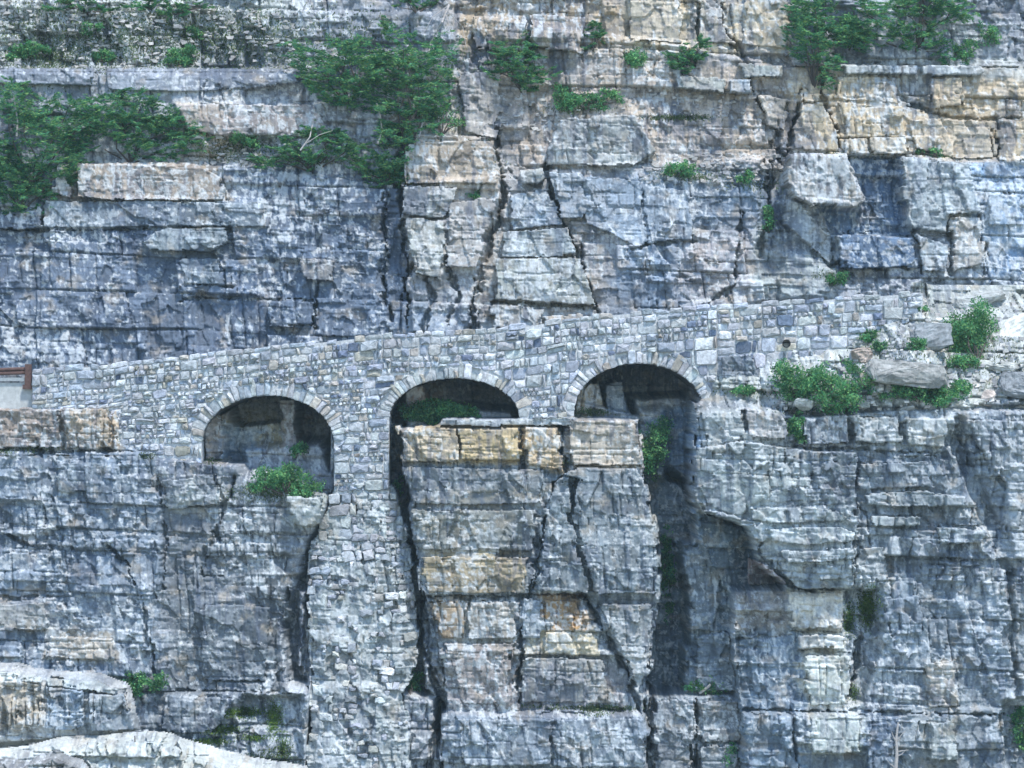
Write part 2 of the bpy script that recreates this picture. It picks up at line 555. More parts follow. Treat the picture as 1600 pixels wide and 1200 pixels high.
        E = np.concatenate([F[:, [0, 1]], F[:, [1, 2]], F[:, [2, 3]], F[:, [3, 0]]])
        key = E[:, 0].astype(np.int64) * (H * W) + E[:, 1]
        rev = E[:, 1].astype(np.int64) * (H * W) + E[:, 0]
        be = E[~np.isin(key, rev)]
        bv = np.unique(be)
        back = V[bv].copy(); back[:, 1] += thick + proud
        bm = np.full(H * W, -1); bm[bv] = len(V) + np.arange(len(bv))
        V2 = np.concatenate([V, back]); C2 = np.concatenate([Cc, Cc[bv]])
        F2 = np.stack([be[:, 1], be[:, 0], bm[be[:, 0]], bm[be[:, 1]]], -1)
        Fa = np.concatenate([F, F2])
        used = np.zeros(len(V2), bool); used[Fa.ravel()] = True
        rm = np.cumsum(used) - 1
        return fast_mesh(name, V2[used], rm[Fa], mat, parent, C2[used])

    def finish(s, poststamps):
        s.Ym = s.Y.copy()
        s.cr = np.zeros(s.px.shape)
        for pts, wd, dp in poststamps: s.crack(pts, wd, dp)
        s.Yf = s.Ym - s.h + s.cr


GREY = (.27, .275, .285); DBLUE = (.145, .165, .21); BLUE = (.23, .265, .325); PALE = (.50, .48, .44); CREAM = (.54, .47, .36)
TAN = (.42, .35, .265); LAV = (.29, .28, .295); ORANGE = (.38, .235, .125); WARM = (.33, .295, .255); WHITE = (.62, .61, .58)

# ---------------------------------------- upper cliff, behind the road
U = Layer('upper_cliff', -70, 1670, -60, 640, 1.5, 6.5, 100)
U.Y[:] = 6.0 + (520 - U.py) / 40 * .16
U.stamp([(-200, -200), (1800, -200), (1800, 250), (1230, 245), (850, 262), (640, 290), (420, 262), (100, 255), (-200, 330)], .45, 4, rel=True)
U.stamp([(-200, -200), (660, -200), (640, 60), (470, 105), (-200, 95)], 1.1, 14, rel=True)                 # scree terrace, set back
U.stamp([(-200, -200), (1800, -200), (1800, 92), (1230, 95), (1040, 60), (700, 10), (-200, -20)], .55, 5, rel=True)
U.stamp([(270, 160), (520, 160), (560, 212), (420, 250), (340, 250), (290, 200)], -.25, 4, rel=True)
U.stamp([(350, 212), (430, 215), (440, 262), (300, 262)], .35, 10, gy=-.02, rel=True)
U.stamp([(625, 205), (772, 210), (780, 300), (760, 390), (735, 520), (655, 560), (630, 400)], -.65, 4, rel=True)     # pale buttress beside the tree
U.stamp([(0, 300), (420, 315), (440, 600), (-100, 620), (-100, 340)], -.25, 5, rel=True)
U.stamp([(1327, 241), (1404, 241), (1413, 335), (1428, 370), (1300, 366), (1285, 329), (1345, 325)], .85, 3, rel=True)
U.stamp([(1180, 240), (1228, 245), (1222, 420), (1195, 440)], .35, 5, rel=True)
U.stamp([(765, 60), (870, 60), (870, 200), (800, 300), (765, 215)], .35, 8, rel=True)
U.stamp([(640, 330), (700, 470), (740, 520), (610, 540), (598, 400)], .15, 6, rel=True)
U.stamp([(1215, 380), (1310, 420), (1330, 470), (1180, 470)], -.5, 12, rel=True)
U.stamp([(-200, -200), (460, -200), (460, 95), (-200, 90)], 1.7, 8, arr=U.rough)
U.stamp([(-100, 95), (520, 95), (560, 250), (-100, 250)], .75, 8, arr=U.rough)
U.stamp([(1225, 95), (1700, 95), (1700, 250), (1225, 240)], .6, 8, arr=U.rough)
U.stamp([(-100, 380), (260, 380), (600, 480), (600, 640), (-100, 640)], .7, 20, arr=U.rough)
U.brk = fbm(U.X * 1.3, U.Z * 1.3, 177, 4)
U.detail()
U.finish([
    ([(628, 200), (626, 300), (634, 380), (640, 520)], 8, 1.1),
    ([(768, 200), (775, 260), (786, 300), (778, 345), (760, 380), (745, 440), (738, 515)], 7, .9),
    ([(852, 255), (872, 330), (900, 385), (918, 440), (940, 490)], 5, .8),
    ([(1132, 0), (1140, 45), (1172, 90), (1184, 140), (1215, 200), (1222, 260)], 5, .6),
    ([(1258, 135), (1255, 165), (1238, 205), (1228, 240)], 5, .8),
    ([(1292, 100), (1290, 140), (1303, 185), (1322, 240)], 5, .8),
    ([(1262, 160), (1296, 156)], 4, .6),
    ([(1093, 0), (1095, 60), (1090, 100)], 4, .5),
    ([(1205, 250), (1205, 330), (1190, 400)], 7, .7),
    ([(985, 388), (1035, 380), (1085, 378)], 4, .5),
    ([(1360, 92), (1480, 95), (1600, 100)], 4, .5),
    ([(1425, 164), (1500, 180), (1600, 178)], 3, .5),
    ([(770, 470), (850, 475), (915, 478)], 4, .6),
    ([(778, 403), (905, 400)], 3, .3),
    ([(995, 315), (1060, 325)], 3, .3),
    ([(0, 358), (75, 360), (230, 358)], 3, .45),
    ([(70, 315), (75, 355)], 4, .4),
    ([(280, 470), (320, 462), (400, 465), (490, 466)], 4, .45),
    ([(490, 420), (495, 465), (490, 510)], 3, .4),
    ([(290, 400), (300, 440), (360, 450)], 3, .4),
    ([(1300, 415), (1350, 400), (1420, 420)], 4, .5),
    ([(1430, 360), (1445, 390), (1440, 430)], 4, .6),
    ([(1484, 335), (1484, 430)], 4, .5),
    ([(1533, 335), (1540, 430)], 3, .4),
    ([(1100, 480), (1150, 440), (1160, 330)], 4, .5),
    ([(600, 300), (598, 420), (610, 500)], 5, .6),
    ([(660, 400), (680, 470), (660, 530)], 5, .6),
    ([(700, 400), (715, 460), (700, 520)], 5, .6),
    ([(1563, 180), (1568, 220), (1560, 250)], 3, .4),
    ([(1360, 165), (1363, 210)], 3, .3),
    ([(1420, 150), (1440, 165)], 5, .5),
])
U.C[:] = GREY
P_ = U.paint
P_([(-100, -100), (700, -100), (640, 255), (-100, 260)], LAV)
P_([(-100, -100), (470, -100), (450, 95), (-100, 90)], (.47, .455, .43), .9)
P_([(-100, 255), (630, 262), (650, 620), (-100, 640)], DBLUE, 1.0, 12, .3)
P_([(90, 255), (345, 258), (350, 308), (90, 308)], TAN, .7, 8)
P_([(75, 312), (410, 320), (410, 355), (75, 355)], (.25, .26, .28), .8, 6)
P_([(225, 355), (355, 355), (340, 395), (235, 395)], (.32, .33, .34), .8, 5)
P_([(275, 160), (365, 165), (380, 250), (300, 250)], CREAM, .9, 8)
P_([(370, 165), (520, 165), (540, 215), (380, 210)], (.36, .33, .32), .8, 8)
P_([(380, 380), (600, 380), (620, 530), (300, 480)], (.17, .20, .26), .7)
P_([(630, 100), (780, 100), (785, 480), (640, 480)], (.40, .365, .32), .9, 15)
P_([(636, 215), (772, 215), (772, 290), (636, 290)], (.40, .35, .29), .8, 8)
P_([(690, -60), (985, -60), (985, 80), (720, 90)], TAN, .75, 20)
P_([(780, 90), (1040, 80), (1050, 265), (800, 265)], (.44, .385, .325), .85)
P_([(780, 290), (960, 290), (950, 500), (760, 500)], (.37, .345, .315), .8)
P_([(770, 400), (930, 400), (930, 520), (760, 515)], (.40, .375, .34), .6)
P_([(960, 265), (1220, 265), (1200, 480), (960, 490)], BLUE, .8)
P_([(1060, 360), (1200, 360), (1200, 480), (1060, 480)], (.39, .355, .325), .7)
P_([(980, -60), (1240, -60), (1240, 75), (980, 75)], CREAM, .8, 12)
P_([(1040, 90), (1230, 90), (1235, 260), (1040, 260)], (.45, .395, .335), .9)
P_([(1228, 92), (1700, 95), (1700, 255), (1228, 242)], (.50, .425, .325), .95, 10, .4)
P_([(1310, 75), (1700, 85), (1700, 120), (1310, 112)], (.40, .385, .37), .8, 6)
P_([(1405, 130), (1460, 110), (1440, 170), (1410, 175)], (.28, .28, .29), .8, 8)
P_([(1500, 190), (1560, 185), (1560, 240), (1510, 245)], (.30, .30, .31), .7, 8)
P_([(1229, 241), (1350, 241), (1355, 325), (1229, 325)], (.47, .445, .405), .9, 6)
P_([(1327, 241), (1404, 241), (1430, 370), (1440, 420), (1310, 425), (1285, 329), (1345, 325)], (.15, .20, .285), .95, 5, .3)  # recess beside the overhang: shade painted in as dark blue
P_([(1405, 245), (1530, 260), (1530, 360), (1420, 360)], (.43, .43, .43), .85, 8)
P_([(1510, 255), (1700, 255), (1700, 450), (1530, 440)], (.25, .32, .43), .85, 12)
P_([(1540, 290), (1700, 290), (1700, 380), (1560, 380)], (.36, .40, .46), .6, 14)
P_([(1484, 336), (1533, 336), (1537, 420), (1484, 430)], (.46, .43, .38), .85, 6)
P_([(1180, 350), (1300, 360), (1300, 470), (1180, 470)], (.42, .415, .40), .8, 12)
P_([(650, 440), (740, 430), (740, 525), (620, 530)], (.24, .27, .32), .6)
U.colour()
keepU = U.py < T(U.px) + 52
upper = U.build(M_ROCK, keepU)
tag(upper, 'layered grey, blue and tan rock wall rising above the road', 'cliff', kind='structure')

UB = [  # polygon, proud, colour, rounding, tilt
    ([(122, 256), (298, 254), (350, 277), (346, 310), (224, 312), (122, 308)], .55, (.36, .315, .27), 6, (0, .1)),
    ([(72, 314), (231, 314), (416, 320), (416, 355), (255, 354), (73, 357)], .30, (.25, .265, .29), 4, (0, .05)),
    ([(255, 358), (355, 357), (353, 382), (332, 392), (241, 392), (224, 378)], .55, (.34, .35, .36), 5, (0, .1)),
    ([(84, 258), (108, 256), (112, 308), (80, 298)], .4, (.40, .35, .30), 5, (0, .1)),
    ([(273, 161), (493, 163), (518, 208), (350, 210), (280, 196)], .35, (.38, .34, .31), 4, (0, .05)),
    ([(161, 101), (458, 101), (462, 124), (305, 140), (168, 136)], .3, (.25, .25, .28), 4, (0, .0)),
    ([(-60, 101), (60, 103), (140, 103), (140, 128), (-60, 126)], .3, (.25, .25, .28), 4, (0, .0)),
    ([(4, 336), (68, 324), (70, 357), (2, 360)], .25, None, 4, (0, 0)),
    ([(635, 222), (768, 217), (772, 288), (635, 287)], .35, (.42, .365, .30), 6, (.05, .05)),
    ([(627, 292), (716, 292), (692, 341), (632, 334)], .35, (.36, .35, .34), 6, (.1, .05)),
    ([(636, 340), (693, 345), (697, 383), (690, 440), (646, 430)], .3, (.40, .385, .36), 6, (.1, 0)),
    ([(697, 317), (780, 306), (776, 340), (758, 371), (742, 420), (700, 420)], .3, (.38, .36, .33), 5, (-.1, .05)),
    ([(716, 107), (779, 107), (782, 172), (770, 214), (723, 200)], .3, (.42, .39, .35), 5, (0, .1)),
    ([(797, 302), (854, 292), (882, 350), (802, 360)], .25, (.28, .31, .36), 5, (0, .05)),
    ([(786, 364), (886, 355), (903, 398), (780, 400)], .3, (.34, .35, .35), 4, (0, .05)),
    ([(778, 406), (907, 404), (934, 478), (772, 466)], .42, (.40, .39, .36), 5, (0, .08)),
    ([(768, 474), (848, 480), (850, 512), (768, 514)], .6, (.48, .46, .41), 5, (0, .05)),
    ([(854, 492), (915, 490), (916, 519), (852, 519)], .75, (.46, .41, .34), 4, (0, 0)),
    ([(810, 266), (849, 262), (852, 280), (842, 287), (810, 285)], .6, (.42, .40, .37), 4, (0, .1)),
    ([(872, 184), (901, 180), (996, 177), (1027, 236), (992, 260), (851, 257), (854, 226)], .6, (.36, .345, .33), 16, (0, .25)),
    ([(858, 268), (905, 268), (941, 297), (941, 320), (908, 338), (876, 341)], .3, (.32, .34, .38), 5, (.1, 0)),
    ([(912, 272), (1000, 282), (1010, 384), (990, 386), (917, 348)], .2, (.29, .32, .37), 5, (0, 0)),
    ([(1003, 290), (1078, 296), (1080, 374), (1014, 380)], .25, (.30, .32, .36), 5, (-.1, 0)),
    ([(989, -40), (1066, -40), (1066, 60), (989, 60)], .35, (.50, .45, .37), 5, (0, .05)),
    ([(735, 17), (820, 15), (822, 72), (745, 70)], .3, (.47, .40, .32), 5, (0, .1)),
    ([(826, 15), (915, 18), (912, 78), (860, 70), (828, 66)], .4, (.40, .35, .30), 5, (.1, .1)),
    ([(1229, 243), (1323, 243), (1339, 280), (1353, 311), (1330, 325), (1264, 325), (1229, 301)], 1.3, (.48, .455, .41), 5, (.1, .2)),
    ([(1407, 243), (1512, 257), (1531, 332), (1488, 334), (1482, 365), (1418, 355)], .6, (.44, .44, .44), 6, (-.1, .1)),
    ([(1304, 368), (1423, 370), (1436, 418), (1312, 423)], .5, (.17, .22, .31), 5, (.1, .1)),
    ([(1224, 307), (1262, 331), (1297, 369), (1297, 414), (1224, 350)], .45, (.44, .43, .42), 8, (.2, .1)),
    ([(1240, 206), (1259, 163), (1294, 159), (1312, 208), (1314, 234), (1244, 231)], .25, (.54, .46, .35), 4, (0, .05)),
    ([(1308, 156), (1419, 166), (1419, 210), (1322, 210)], .25, (.50, .425, .32), 4, (0, .05)),
    ([(1324, 214), (1362, 213), (1364, 240), (1328, 240)], .35, (.52, .47, .39), 4, (0, .05)),
    ([(1366, 212), (1420, 212), (1422, 238), (1370, 240)], .45, (.54, .49, .41), 4, (0, .05)),
    ([(1427, 182), (1558, 184), (1556, 246), (1495, 247), (1432, 228)], .3, (.46, .40, .32), 5, (0, .05)),
    ([(1566, 182), (1660, 182), (1660, 252), (1562, 250)], .25, (.52, .445, .34), 4, (0, .05)),
    ([(1318, 93), (1440, 96), (1438, 113), (1320, 110)], .5, (.40, .39, .38), 4, (0, 0)),
    ([(1444, 97), (1540, 98), (1538, 114), (1446, 113)], .6, (.36, .36, .36), 4, (0, 0)),
    ([(1456, 118), (1509, 118), (1509, 164), (1456, 170)], .4, (.52, .44, .34), 4, (0, .1)),
    ([(1310, 113), (1405, 116), (1410, 160), (1308, 152)], .2, (.52, .45, .35), 4, (0, .05)),
    ([(1141, 119), (1176, 119), (1178, 142), (1141, 140)], .5, (.34, .37, .41), 4, (0, 0)),
    ([(1096, -40), (1130, -40), (1136, 42), (1156, 63), (1096, 58)], .3, (.44, .40, .34), 4, (.1, 0)),
    ([(1176, -40), (1236, -40), (1236, 68), (1160, 64)], .35, (.50, .44, .35), 5, (0, .05)),
    ([(1486, 338), (1531, 338), (1535, 414), (1486, 428)], .5, (.48, .45, .40), 5, (0, .1)),
    ([(1434, 368), (1479, 383), (1476, 428), (1442, 428)], .45, (.42, .43, .44), 5, (0, .1)),
    ([(1545, 300), (1595, 300), (1598, 350), (1550, 352)], .3, (.28, .34, .44), 5, (.1, .1)),
    ([(1236, 76), (1300, 80), (1298, 98), (1240, 94)], .35, None, 4, (0, 0)),
    ([(1160, 92), (1225, 96), (1222, 116), (1164, 116)], .35, (.40, .39, .37), 4, (0, 0)),
    ([(1060, 112), (1136, 118), (1132, 140), (1064, 134)], .4, (.42, .40, .37), 4, (0, 0)),
    ([(1190, 145), (1235, 150), (1225, 200), (1196, 190)], .25, (.48, .44, .38), 4, (0, .1)),
    ([(280, 405), (345, 400), (350, 445), (290, 445)], .3, (.26, .28, .31), 5, (0, .1)),
    ([(465, 402), (525, 408), (522, 440), (470, 436)], .35, (.34, .32, .29), 5, (0, .1)),
    ([(420, 470), (490, 470), (492, 510), (425, 512)], .3, None, 5, (0, .1)),
]
for i, (poly, pr, col, rn, tl) in enumerate(UB):
    U.patch('rock_block', poly, pr * 1.3, M_ROCK, upper, rnd=rn, col=col, tilt=tl)

# ---------------------------------------- lower cliff, below and beside the bridge
L = Layer('lower_cliff', -70, 1670, 440, 1265, 1.5, 0.0, 300)
L.Y[:] = -.6 - (L.py - 700) / 40 * .05
L.stamp([(-200, 400), (2000, 400), (2000, 650), (1090, 620), (900, 650), (620, 650), (500, 640), (180, 640), (-200, 640)], 2.6, 2, wob=0)
L.stamp([(-200, 400), (190, 400), (182, 637), (-200, 637)], 1.2, 1, wob=.3)
# behind the arches and the masonry
L.stamp([(188, 600), (326, 600), (326, 722), (230, 716), (186, 700)], 1.0, 1, wob=0)
L.stamp([(312, 580), (528, 580), (530, 775), (500, 772), (450, 772), (400, 740), (380, 722), (312, 721)], 6.6, 3, wob=.3)
L.stamp([(312, 650), (350, 640), (372, 722), (312, 722)], 1.6, 5, gx=.02, wob=.4)
L.stamp([(345, 668), (430, 660), (440, 722), (345, 722)], 3.4, 4, wob=.6)
L.stamp([(428, 625), (455, 620), (462, 722), (432, 722)], 2.6, 3, gx=-.02)
L.stamp([(370, 700), (500, 690), (530, 772), (450, 775), (385, 760)], 1.7, 8, gy=-.012, wob=.4)
L.stamp([(512, 560), (622, 560), (622, 800), (512, 800)], 1.4, 2, wob=0)
L.stamp([(600, 560), (830, 560), (830, 656), (690, 655), (680, 668), (605, 668)], 6.6, 2, wob=.2)
L.stamp([(628, 605), (662, 600), (668, 668), (630, 668)], 2.4, 3, wob=.5)
L.stamp([(660, 630), (800, 640), (812, 660), (660, 664)], 2.2, 8, wob=.5)
L.stamp([(880, 540), (1084, 540), (1080, 800), (1020, 790), (1000, 650), (880, 650)], 6.6, 3, wob=.2)
L.stamp([(890, 600), (938, 596), (950, 652), (890, 655)], 1.9, 4, gx=.012, wob=.4)
L.stamp([(945, 600), (975, 592), (990, 655), (950, 655)], 2.6, 3, wob=.5)
L.stamp([(990, 620), (1090, 615), (1085, 760), (1000, 700)], 2.9, 8, gy=-.006, wob=.5)
L.stamp([(900, 625), (960, 640), (1000, 650), (1000, 660), (900, 660)], 1.4, 3, wob=.3)
L.stamp([(1000, 640), (1045, 640), (1048, 760), (1000, 740)], 1.7, 10, wob=.5)
# left face
L.stamp([(-200, 706), (250, 712), (262, 1085), (-200, 1085)], -.95, 5, gy=-.0012)
L.stamp([(-200, 638), (168, 638), (184, 705), (-200, 706)], -.3, 2)
L.stamp([(182, 690), (260, 716), (350, 722), (350, 740), (182, 740)], -.55, 5)
L.stamp([(256, 735), (460, 740), (500, 830), (470, 900), (440, 1080), (262, 1085)], -.3, 10, gx=.0025)
L.stamp([(445, 770), (508, 770), (500, 828), (470, 832)], -.55, 4)
L.stamp([(505, 800), (482, 840), (474, 880), (452, 930), (442, 1000), (456, 1066), (482, 1070), (500, 940), (500, 860)], 1.5, 9)
L.stamp([(462, 925), (478, 920), (482, 1050), (466, 1055)], .1, 6)
L.stamp([(470, 930), (484, 925), (484, 1060), (474, 1060)], .5, 4)
L.stamp(PIER, 1.5, 2, wob=0)
# base, left
L.stamp([(190, 1075), (478, 1078), (474, 1300), (150, 1300)], -1.2, 5, gy=-.003)
L.stamp([(335, 1150), (390, 1085), (470, 1085), (480, 1300), (330, 1300)], -.8, 6, gy=-.006)
# crack between pier and middle tower
L.stamp([(600, 655), (626, 668), (634, 780), (645, 850), (660, 930), (690, 1020), (700, 1110), (720, 1125), (715, 1300), (620, 1300), (640, 1060), (640, 850), (605, 760)], 2.4, 4)
L.stamp([(655, 950), (672, 950), (690, 1020), (700, 1110), (668, 1080), (660, 1000)], .3, 4)
L.stamp([(630, 1080), (680, 1090), (700, 1300), (620, 1300)], -.2, 6)
# middle tower
L.stamp([(622, 668), (690, 667), (692, 655), (895, 652), (1000, 655), (1004, 735), (1030, 850), (1025, 960), (1005, 1112), (700, 1112), (690, 1020), (660, 920), (640, 800)], -.7, 3)
L.stamp([(690, 655), (895, 652), (895, 668), (690, 668)], -.25, 2, wob=.2)
L.stamp([(880, 725), (1002, 725), (1030, 800), (1030, 935), (925, 935), (830, 925), (850, 780)], -.95, 6, gx=.0008)
L.stamp([(830, 930), (915, 930), (965, 1010), (1000, 1110), (810, 1110)], -.45, 3)
L.stamp([(662, 930), (820, 930), (810, 1010), (690, 1010)], -.5, 3)
L.stamp([(690, 1112), (1012, 1112), (1015, 1300), (690, 1300)], -1.35, 3)
# gully right of the tower
L.stamp([(1004, 735), (1075, 760), (1090, 800), (1130, 900), (1148, 1000), (1155, 1090), (1018, 1090), (1010, 1110), (1030, 940), (1030, 830)], 3.0, 5)
L.stamp([(1090, 900), (1132, 900), (1150, 1000), (1152, 1088), (1110, 1088)], .9, 6)
L.stamp([(1064, 850), (1098, 836), (1130, 900), (1150, 1000), (1152, 1088), (1070, 1088), (1076, 960)], .5, 5)
L.stamp([(1012, 1086), (1155, 1086), (1160, 1300), (1012, 1300)], -.15, 3)
# right buttress
L.stamp([(1082, 628), (1160, 622), (1240, 650), (1400, 640), (1700, 640), (1700, 1300), (1158, 1300), (1150, 1080), (1140, 980), (1150, 920), (1110, 860), (1080, 790), (1076, 700)], -1.9, 4, gx=-.0004)
L.stamp([(1078, 795), (1112, 800), (1160, 822), (1185, 880), (1220, 915), (1150, 930), (1128, 920), (1095, 850)], .2, 3, gx=.026)
L.stamp([(1140, 918), (1330, 916), (1345, 1000), (1330, 1110), (1158, 1110)], -1.55, 5, gx=-.003)
L.stamp([(1316, 918), (1366, 916), (1370, 985), (1345, 1000), (1318, 985)], -.9, 4)
L.stamp([(1330, 1000), (1368, 990), (1345, 1100), (1322, 1100)], -1.1, 5)
L.stamp([(1478, 650), (1492, 650), (1496, 690), (1530, 760), (1570, 850), (1578, 1000), (1596, 1300), (1582, 1300), (1566, 900), (1518, 790), (1482, 710)], -1.5, 3)
L.stamp([(1158, 1110), (1460, 1105), (1560, 1115), (1560, 1300), (1158, 1300)], -2.1, 4)
L.stamp([(1555, 1090), (1610, 1080), (1610, 1300), (1560, 1300)], -1.2, 6)
# talus shelf to the right of the bridge
tal = (L.px > 1085) & (L.py < 660)
slope = np.interp(L.py, [440, 470, 500, 550, 600, 635, 660], [5.2, 4.2, 2.2, .2, -1.0, -1.75, -1.9])
mm = sstep(1440, 1480, L.px)
foot = L.py - (np.interp(L.px, BOT[:, 0], BOT[:, 1]) - 7 + 5 * perlin(L.X * 1.2, L.Z * 0, 71))
sl2 = np.interp(foot, [-40, -6, 0, 30, 80], [.8, .3, -.12, -.85, -1.8])
ts = slope * mm + np.maximum(sl2, -1.9) * (1 - mm)
mt = sstep(1086, 1112, L.px + (L.qy - L.py)) * (1 - sstep(628, 650, L.qy))
L.Y += mt * (ts - L.Y)
L.stamp([(1180, 400), (1640, 400), (1700, 640), (1190, 640)], 1.3, 10, arr=L.rough)
L.stamp([(840, 735), (1030, 735), (1030, 930), (840, 930)], .7, 10, arr=L.rough)
L.stamp([(1085, 640), (1600, 640), (1600, 900), (1240, 900), (1085, 780)], 1.5, 20, arr=L.rough)
L.brk = fbm(L.X * 1.3, L.Z * 1.3, 377, 4)
L.detail()
L.finish([
    ([(612, 668), (622, 730), (632, 790), (645, 860)], 9, .9),
    ([(880, 655), (880, 735), (862, 775), (848, 830), (835, 900), (828, 930), (815, 1010), (808, 1095)], 5, .8),
    ([(816, 668), (818, 725)], 4, .5),
    ([(830, 930), (912, 930), (925, 955), (960, 1015), (985, 1060), (1003, 1110)], 5, .8),
    ([(662, 932), (820, 932)], 4, .6),
    ([(905, 735), (888, 800), (895, 870), (912, 925)], 4, .4),
    ([(0, 706), (100, 708), (190, 706)], 3, .5),
    ([(170, 850), (200, 880), (215, 910)], 4, .6),
    ([(20, 838), (60, 855)], 3, .5),
    ([(0, 932), (90, 932)], 3, .4),
    ([(250, 740), (258, 830), (256, 920)], 4, .4),
    ([(190, 1076), (300, 1076), (470, 1078)], 3, .5),
    ([(340, 840), (345, 800), (370, 745)], 4, .5),
    ([(330, 830), (320, 900), (350, 900)], 3, .4),
    ([(1110, 800), (1160, 825), (1190, 885), (1245, 916), (1312, 916)], 5, .8),
    ([(1326, 840), (1326, 912)], 3, .5),
    ([(1230, 985), (1310, 985)], 3, .5),
    ([(1240, 1013), (1320, 1013)], 3, .5),
    ([(1150, 1000), (1230, 990)], 3, .4),
    ([(1155, 1105), (1340, 1105), (1560, 1110)], 4, .6),
    ([(1235, 1105), (1240, 1200)], 3, .5),
    ([(1338, 1000), (1328, 1060), (1318, 1100)], 6, .7),
    ([(1085, 1090), (1088, 1200)], 4, .7),
    ([(1010, 1030), (1018, 1100), (1012, 1200)], 6, .9),
    ([(655, 930), (668, 1010), (690, 1100), (668, 1200)], 6, .8),
    ([(1240, 700), (1320, 702), (1470, 710)], 3, .4),
    ([(1245, 640), (1240, 690)], 4, .5),
    ([(1320, 640), (1325, 690)], 3, .3),
    ([(1400, 650), (1405, 690)], 3, .3),
    ([(1560, 890), (1600, 900)], 3, .5),
    ([(725, 1150), (1010, 1155)], 3, .4),
    ([(250, 1060), (235, 1000), (225, 930)], 3, .4),
    ([(1300, 770), (1345, 800), (1350, 850)], 3, .4),
])
L.C[:] = GREY
P_ = L.paint
P_([(-100, 600), (260, 700), (260, 1085), (-100, 1085)], (.235, .255, .295), 1, 15)
P_([(-100, 636), (180, 636), (184, 705), (-100, 705)], (.32, .275, .235), .9, 5)
P_([(140, 640), (180, 640), (184, 705), (145, 705)], (.48, .40, .31), .9, 4)
P_([(256, 735), (470, 740), (450, 1080), (262, 1085)], (.215, .215, .225), .9, 15)
P_([(255, 745), (345, 735), (350, 800), (260, 800)], (.42, .405, .39), .8, 10)
P_([(440, 770), (508, 770), (500, 830), (450, 825)], (.40, .39, .37), .9, 6)
P_([(80, 985), (190, 990), (190, 1035), (80, 1030)], (.44, .40, .34), .8, 8)
P_([(0, 935), (85, 935), (85, 990), (0, 985)], (.36, .33, .30), .7, 8)
P_([(325, 655), (430, 655), (430, 700), (325, 700)], (.26, .25, .23), .8, 10)
P_([(190, 1078), (480, 1078), (480, 1300), (190, 1300)], (.24, .245, .26), .9)
P_([(622, 668), (1000, 655), (1010, 1110), (690, 1110)], (.225, .23, .24), 1, 8)
P_([(624, 668), (816, 668), (816, 718), (625, 722)], (.50, .42, .31), .95, 4, .3)
P_([(720, 680), (812, 680), (812, 715), (720, 715)], (.55, .43, .26), .7, 6)
P_([(820, 666), (878, 666), (876, 735), (820, 722)], (.50, .41, .30), .95, 4, .3)
P_([(886, 656), (1000, 655), (1000, 728), (890, 728)], (.46, .41, .345), .95, 4, .3)
P_([(690, 655), (895, 652), (895, 667), (690, 668)], (.42, .41, .40), .9, 3)
P_([(690, 765), (850, 765), (845, 785), (690, 788)], (.42, .34, .22), .9, 8)
P_([(660, 800), (770, 800), (765, 835), (665, 835)], (.41, .34, .23), .85, 10)
P_([(665, 862), (820, 862), (815, 890), (665, 890)], (.43, .37, .27), .85, 8)
P_([(840, 735), (1030, 735), (1025, 930), (840, 930)], (.255, .265, .275), .9, 8)
P_([(970, 830), (1025, 820), (1020, 930), (970, 935)], (.46, .46, .46), .6, 14)
P_([(672, 935), (730, 935), (725, 1000), (690, 1000)], (.37, .28, .185), .8, 8)
P_([(720, 940), (812, 940), (805, 1060), (710, 1060)], (.40, .365, .31), .8, 10)
P_([(815, 932), (850, 932), (845, 1000), (815, 1000)], (.33, .34, .37), .8, 6)
P_([(845, 930), (905, 930), (922, 990), (855, 990)], (.40, .28, .18), .85, 8)
P_([(835, 985), (930, 985), (930, 1020), (820, 1025)], (.52, .46, .35), .85, 6)
P_([(690, 1025), (960, 1025), (980, 1110), (700, 1110)], (.36, .33, .31), .8)
P_([(930, 935), (1020, 935), (1005, 1100), (970, 1040)], (.34, .33, .33), .8)
P_([(690, 1112), (1012, 1112), (1015, 1300), (690, 1300)], (.27, .285, .32), .9, 8)
P_([(870, 1150), (935, 1150), (935, 1185), (870, 1185)], (.46, .40, .31), .8, 6)
P_([(1004, 640), (1085, 640), (1140, 900), (1155, 1090), (1015, 1090), (1030, 900)], (.22, .245, .27), .95, 8, .3)
P_([(1012, 1088), (1155, 1088), (1155, 1300), (1012, 1300)], (.24, .24, .25), .9, 5)
P_([(1080, 628), (1700, 640), (1700, 1300), (1155, 1300), (1148, 960), (1080, 790)], (.325, .33, .345), .95, 6)
P_([(1090, 640), (1235, 640), (1235, 790), (1090, 780)], (.43, .42, .405), .8, 15)
P_([(1240, 650), (1470, 650), (1470, 700), (1240, 700)], (.42, .405, .39), .7, 10)
P_([(1150, 720), (1320, 830), (1320, 915), (1240, 915), (1160, 810), (1100, 790)], (.42, .425, .43), .8, 12)
P_([(1078, 795), (1160, 822), (1200, 900), (1140, 930), (1095, 850)], (.17, .20, .24), .9, 5)  # hollow side facet painted darker, its shade put into the colour
P_([(1222, 918), (1314, 918), (1312, 1100), (1255, 1100)], (.70, .66, .57), .95, 5, .3)
P_([(1140, 925), (1222, 920), (1228, 980), (1145, 990)], (.33, .305, .275), .8, 8)
P_([(1145, 990), (1240, 985), (1255, 1300), (1158, 1300)], (.25, .29, .345), .85, 8)
P_([(1370, 920), (1560, 900), (1560, 1060), (1375, 1060)], (.28, .305, .345), .7, 25)
P_([(1440, 1030), (1485, 1020), (1485, 1100), (1445, 1105)], (.52, .48, .41), .85, 6)
P_([(1570, 640), (1700, 640), (1700, 1100), (1590, 1100)], (.40, .39, .385), .7, 14)
P_([(1256, 1108), (1340, 1108), (1340, 1172), (1262, 1172)], (.50, .48, .44), .85, 6)
